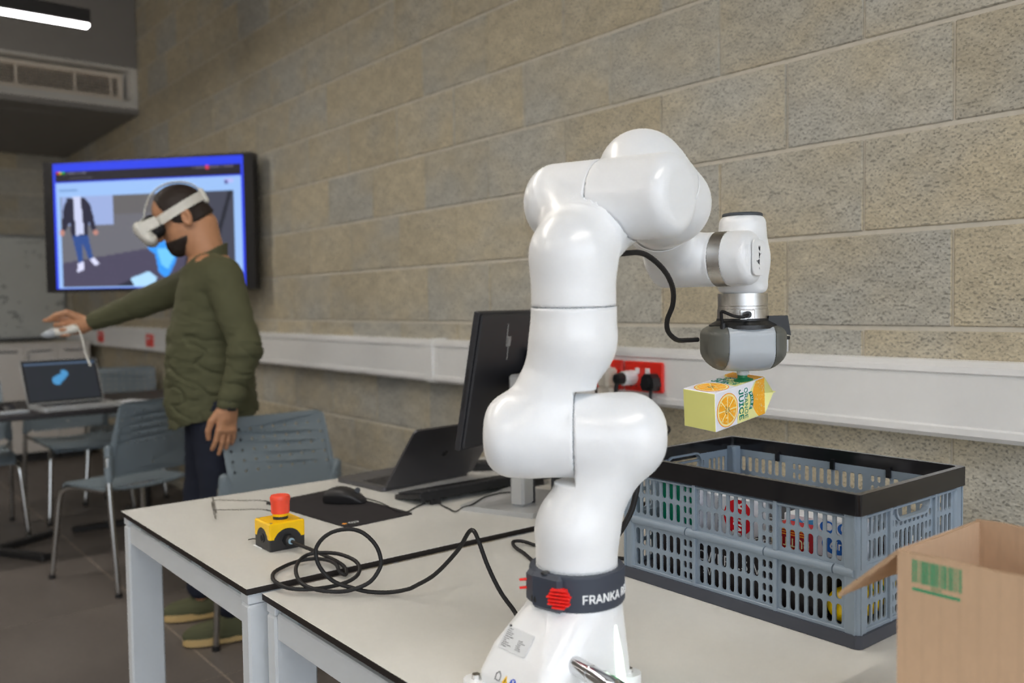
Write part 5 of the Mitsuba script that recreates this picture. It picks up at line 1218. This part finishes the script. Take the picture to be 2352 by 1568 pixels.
# --- hidden body under the clothes, so that it is one figure
def d_core(P):
    d = d_cap(P, A(-.07, 0, 1.36), A(-.06, 0, .95), .10, .12)
    for s, sh, el, wr in ((1, A(-.11, .17, 1.35), A(-.17, .26, 1.09), A(-.12, .274, .93)), (-1, A(-.01, -.17, 1.35), A(.20, -.27, 1.265), A(.36, -.36, 1.20))):
        d = smin(d, d_cap(P, A(-.06, s * .10, 1.38), sh, .06, .055), .04); d = smin(d, d_cap(P, sh, el, .048, .04), .02); d = smin(d, d_cap(P, el, wr, .04, .028), .02)
    for s, hip, kn, an in ((1, A(-.06, .09, .92), A(-.085, .11, .50), A(-.12, .125, .09)), (-1, A(-.05, -.09, .92), A(-.02, -.12, .50), A(.0, -.155, .09))):
        d = smin(d, d_cap(P, hip, kn, .08, .055), .04); d = smin(d, d_cap(P, kn, an, .05, .035), .02)
    d = smin(d, d_cap(P, A(-.062, 0, 1.40), A(-.04, 0, 1.47), .055, .055), .03)
    return d
core = surfnet(d_core, [-.3, -.48, .0], [.5, .42, 1.55], .014)
part(per, 'body', at(cat(hd, lh, rh, core), PM), 'skin', smooth=50)
# --- hair and beard
def d_hair(P):
    q = (P - HC) @ HM; a, c, b = q.T
    sk = d_ell(P, hl(-.004, 0, .012), (.098, .077, .092), HM)
    d = smin(sk, d_cap(P, A(-.066, 0, 1.50), A(-.040, 0, 1.57), .052, .055), .03) - .0048 + .0016 * (meshkit.fbm(P * 120, 2, 4) - .5)
    line = np.maximum(a - .058 + .25 * np.maximum(.05 - b, 0), -(b + .062 - .35 * np.maximum(a + .02, 0) + .15 * (a + .02)))
    return smax(d, line, .008)
hair = surfnet(d_hair, [-.15, -.10, 1.46], [.16, .10, 1.72], .004)
part(per, 'hair', at(hair, PM), 'hair_dark', smooth=60, label='short dark hair')
def d_beard(P):
    q = (P - HC) @ HM; a, c, b = q.T
    d = d_head(P) - .0052 + .002 * (meshkit.fbm(P * 130, 2, 6) - .5)
    reg = np.maximum(np.maximum(b + .075 + .25 * np.maximum(np.abs(c) - .02, 0) - .18 * np.maximum(.03 - a, 0), .012 - a), -(b + .17))
    mouth = -(((a - .10) / .02) ** 2 + (c / .022) ** 2 + ((b + .083) / .008) ** 2 - 1) * .006
    return smax(smax(d, reg, .006), mouth, .003)
beard = surfnet(d_beard, [-.06, -.09, 1.38], [.16, .09, 1.55], .004)
part(per, 'beard', at(beard, PM), 'hair_dark', smooth=60, label='dark beard')
# --- shirt
def d_shirt(P):
    z = P[:, 2]
    sec = [(.80, -.062, .168, .185), (.90, -.058, .168, .185), (1.02, -.058, .165, .182), (1.12, -.058, .160, .182), (1.22, -.066, .140, .188), (1.32, -.070, .125, .196), (1.385, -.070, .105, .170), (1.43, -.062, .08, .10)]
    zs = [s[0] for s in sec]; cx = np.interp(z, zs, [s[1] for s in sec]); rx_ = np.interp(z, zs, [s[2] for s in sec]); ry_ = np.interp(z, zs, [s[3] for s in sec])
    n = 2.4; e = (np.abs((P[:, 0] - cx) / rx_) ** n + np.abs(P[:, 1] / ry_) ** n) ** (1 / n)
    d = (e - 1) * np.minimum(rx_, ry_) * .9
    d = smax(d, z - 1.425, .05)
    hem = .815 + .045 * np.clip((-.05 - P[:, 0]) / .17, -.6, 1) + .02 * np.cos(P[:, 0] * 18)
    sh = d_cap(P, A(-.065, .07, 1.385), A(-.105, .165, 1.355), .062, .072)
    sh = smin(sh, d_cap(P, A(-.055, -.07, 1.385), A(-.02, -.165, 1.355), .062, .070), .03)
    d = smin(d, sh, .04)
    d = np.maximum(d, hem - z)
    la = smin(d_cap(P, A(-.112, .178, 1.345), A(-.175, .262, 1.09), .070, .058), d_cap(P, A(-.175, .262, 1.09), A(-.112, .274, .885), .058, .041), .02)
    la = np.maximum(la, -(d_cyl(P, A(-.112, .274, .80), A(-.1125, .274, .8835), .08)))
    ra = smin(d_cap(P, A(-.02, -.175, 1.345), A(.20, -.272, 1.262), .070, .054), d_cap(P, A(.20, -.272, 1.262), A(.40, -.378, 1.186), .054, .037), .02)
    ra = np.maximum(ra, (P - A(.392, -.374, 1.19)) @ unit(A(.95, -.5, -.3)))
    w = 1.0
    d = smin(smin(d, la, .012), ra, .02)
    Q = P * A(9, 9, 26); wr = meshkit.fbm(Q + 3, 3, 11) - .5
    Q2 = np.stack([P[:, 0] * 7 + P[:, 2] * 9, P[:, 1] * 7, P[:, 2] * 16 - P[:, 0] * 8], 1); wr2 = np.abs(meshkit.fbm(Q2, 2, 5) - .5)
    amt = np.clip((1.30 - z) / .2, .25, 1)
    d = d - .020 * wr * amt + .030 * (np.maximum(.09 - wr2, 0)) * 2.2 * amt
    return np.maximum(d, -d_cap(P, A(-.075, 0, 1.30), A(-.04, 0, 1.50), .058, .066))
shirt = surfnet(d_shirt, [-.30, -.47, .78], [.44, .36, 1.47], .0062)
sk = part(per, 'shirt', at(shirt, PM), 'shirt_olive', smooth=60, label='olive green button shirt')
t_ = np.linspace(0, 2 * np.pi, 41)[:-1]
def collar_pts(r, z0, tilt): return np.stack([-.062 + r * 1.02 * np.cos(t_) , r * np.sin(t_), z0 - tilt * (np.cos(t_)) ], 1)
cV = np.concatenate([collar_pts(.068, 1.405, .035), collar_pts(.069, 1.452, .036), collar_pts(.0645, 1.453, .036), collar_pts(.0635, 1.405, .035)]); cF = []
for a in range(4):
    b = (a + 1) % 4
    for k in range(40):
        l = (k + 1) % 40; cF += [[a * 40 + k, a * 40 + l, b * 40 + l], [a * 40 + k, b * 40 + l, b * 40 + k]]
part(sk, 'collar', at(trimesh.Trimesh(cV, cF, process=False), PM), 'shirt_olive', smooth=50)
pk = shirt.ray
for zb in (1.36, 1.29, 1.22, 1.14, 1.05, .96, .88):
    loc = pk.intersects_location([A(.4, 0.0, zb)], [A(-1, 0, 0)])[0]
    if len(loc):
        q = loc[np.argmax(loc[:, 0])]; part(sk, 'button', at(cyl(q - A(.001, 0, 0), q + A(.002, 0, 0), .0055, 12), PM), 'shoe_olive')
# --- trousers and shoes
def d_trou(P):
    d = None
    for hip, kn, an in ((A(-.07, .085, .86), A(-.085, .105, .50), A(-.112, .125, .13)), (A(-.055, -.085, .86), A(-.02, -.115, .50), A(.0, -.155, .13))):
        l = smin(d_cap(P, hip, kn, .098, .072), d_cap(P, kn, an, .072, .058), .03); d = l if d is None else smin(d, l, .02)
    d = smin(d, d_box(P, A(-.068, 0, .90), (.25, .30, .16), .07), .04)
    d = np.maximum(np.maximum(d, P[:, 2] - .93), .085 - P[:, 2])
    return d - .010 * (meshkit.fbm(P * A(14, 14, 20), 3, 8) - .5)
part(per, 'trousers', at(surfnet(d_trou, [-.26, -.28, .06], [.14, .26, .96], .008), PM), 'trouser_navy', smooth=60, label='dark navy trousers')
def shoe(o, ang, label):
    """o: heel centre on the floor, local"""
    M = PM @ rotz(ang, o); c_ = None
    out = Polygon(spline([(-.002, 0), (.0, .032), (.06, .036), (.13, .043), (.20, .048), (.26, .034), (.283, .0), (.265, -.034), (.20, -.044), (.12, -.036), (.05, -.034), (0, -.030)], 6, closed=True))
    s = part(per, 'shoe', at(surfnet(lambda P: np.maximum(smin(smin(d_ell(P, (.19, .002, .036), (.095, .045, .044)), d_ell(P, (.085, 0, .05), (.095, .040, .052)), .04), d_cap(P, (.035, 0, .05), (.045, 0, .115), .040, .046), .04), .022 - P[:, 2]), [-.03, -.07, 0], [.31, .07, .18], .005), M), 'shoe_olive', smooth=50, label=label)
    part(s, 'midsole', at(prism(out, .026, .006), M), 'sole_tan', smooth=40, label='tan sole')
    part(s, 'outsole', at(prism(out.buffer(-.001), .0058, .0003), M), 'sole_dark', smooth=40)
    part(s, 'laces', at(cat(*[tube(spline([[.10 + .022 * k, -.026, .078 - .007 * k], [.107 + .022 * k, 0, .094 - .009 * k], [.10 + .022 * k, .026, .078 - .007 * k]], 4), .0028, 6) for k in range(4)]), M), 'sole_dark', smooth=True)
shoe((-.215, .135, 0), .05, 'olive shoe'); shoe((-.135, -.160, 0), .02, 'olive shoe')
# ---------------------------------------------------------------- things worn and held
hs = thing('vr_headset', 'white head mounted display worn by the person', 'headset')
vp = math.radians(-42); VX, VZ = A(math.cos(vp), 0, math.sin(vp)), A(-math.sin(vp), 0, math.cos(vp)); VM = np.stack([VX, HY, VZ], 1)
VC = A(.158, 0, 1.514)
vis = surfnet(lambda P: smax(d_box(P, VC, (.052, .178, .100), .024, VM), d_ell(P, VC - VX * .13, (.165, .20, .13), VM), .012), [.05, -.11, 1.42], [.26, .11, 1.61], .004)
part(hs, 'visor', at(vis, PM), 'headset_white', smooth=50)
part(hs, 'face_cushion', at(surfnet(lambda P: np.maximum(d_box(P, VC - VX * .042, (.060, .156, .088), .025, VM), -(d_head(P) + .001)), [.02, -.1, 1.40], [.22, .1, 1.60], .004), PM), 'headset_black', smooth=50)
def strap_pts(b0, b1, grow):
    t = np.linspace(-2.45, 2.45, 49); a = -.004 - .108 * np.cos(t) * 1.0; c = .0845 * np.sin(t)
    a = np.where(np.abs(t) > 1.6, a + .018 * (np.abs(t) - 1.6), a)
    return [np.array([HC + HX * (ai + 0) + HY * ci * grow + HZ * (b + .012 * math.cos(ti)) for ai, ci, ti in zip(a * grow, c, t)]) for b in (b0, b1)]
lo_, hi_ = strap_pts(-.008, .026, 1.0); lo2, hi2 = strap_pts(-.008, .026, 1.045)
V_s = np.concatenate([lo_, hi_, hi2, lo2]); nS = len(lo_); F_s = []
for a in range(4):
    b = (a + 1) % 4
    for k in range(nS - 1): F_s += [[a * nS + k, b * nS + k, b * nS + k + 1], [a * nS + k, b * nS + k + 1, a * nS + k + 1]]
part(hs, 'side_strap', at(trimesh.Trimesh(V_s, F_s, process=False), PM), 'headset_white', smooth=40)
for s in (-1, 1):
    p0 = HC + HX * .088 + HY * s * .081 + HZ * .002; p1 = VC + HY * s * .082 + VZ * .022 + VX * .004
    part(hs, 'strap_arm', at(hull(np.vstack([ball_pts(p0 + HZ * .015, .006, 1), ball_pts(p0 - HZ * .014, .006, 1), ball_pts(p1 + VZ * .016, .008, 1), ball_pts(p1 - VZ * .016, .008, 1)])), PM), 'headset_white', smooth=40)
part(hs, 'rear_pad', at(surfnet(lambda P: d_box(P, hl(-.106, 0, .018), (.022, .085, .058), .010, HM), [-.16, -.08, 1.56], [.0, .08, 1.74], .004), PM), 'headset_white', smooth=50)
top = [hl(-.108, 0, .040), hl(-.085, 0, .080), hl(-.045, 0, .106), hl(.005, 0, .116), hl(.055, 0, .104), hl(.095, 0, .072), hl(.122, 0, .040), VC + VZ * .046 + VX * .008]
tp_ = spline(top, 6); dT = np.gradient(tp_, axis=0); nT = np.cross(dT, HY); nT /= np.linalg.norm(nT, axis=1, keepdims=True)
hw = np.interp(np.arange(len(tp_)), [0, len(tp_) * .6, len(tp_) - 1], [.016, .012, .008])[:, None]
V_t = np.concatenate([tp_ - HY * hw, tp_ + HY * hw, tp_ + HY * hw + nT * .004, tp_ - HY * hw + nT * .004]); nS = len(tp_); F_t = []
for a in range(4):
    b = (a + 1) % 4
    for k in range(nS - 1): F_t += [[a * nS + k, b * nS + k, b * nS + k + 1], [a * nS + k, b * nS + k + 1, a * nS + k + 1]]
part(hs, 'top_strap', at(trimesh.Trimesh(V_t, F_t, process=False), PM), 'headset_white', smooth=40)
wt = thing('wrist_watch', 'dark wrist watch on the person\'s lowered arm', 'watch')
part(wt, 'band', at(lathe([(.0275, -.012), (.0315, -.012), (.0315, .012), (.0275, .012)], 32), PM @ frame(LW - lx * .008, z=lx)), 'headset_black', smooth=40)
part(wt, 'case', at(box([0, 0, 0], [.036, .034, .011], .004), PM @ frame(LW - lx * .008 + lz * .033, z=lz, x=lx)), 'plastic_black', smooth=20)
ct = thing('controller', 'white hand controller with wrist strap held in the outstretched hand', 'controller')
cA, cB = RW + rx * .035 - rz * .030 - ry * .012, RW + rx * .105 - rz * .030 - ry * .018
part(ct, 'grip', at(surfnet(lambda P: d_cap(P, cA, cB, .0185, .016), np.minimum(cA, cB) - .04, np.maximum(cA, cB) + .04, .003), PM), 'headset_white', smooth=50)
part(ct, 'head', at(surfnet(lambda P: smax(d_ell(P, cB + rx * .030, (.034, .030, .022), np.stack([rx, np.cross(ry, rx), ry], 1)), (P - cB - rx * .03) @ unit(ry + rx * .5) - .010, .004), cB - .05, cB + .09, .003), PM), 'tool_light', smooth=50)
st_ = [cA - rx * .015, cA - rx * .024 - A(0, 0, .02), cA - rx * .034 - A(0, 0, .06), cA - rx * .040 - A(0, 0, .10), cA - rx * .052 - A(0, 0, .135), cA - rx * .060 - A(0, 0, .158)]
part(ct, 'wrist_strap', at(tube(spline(st_, 6), [.0035] * 22 + [.0048] * 9, 8), PM), 'headset_white', smooth=True)
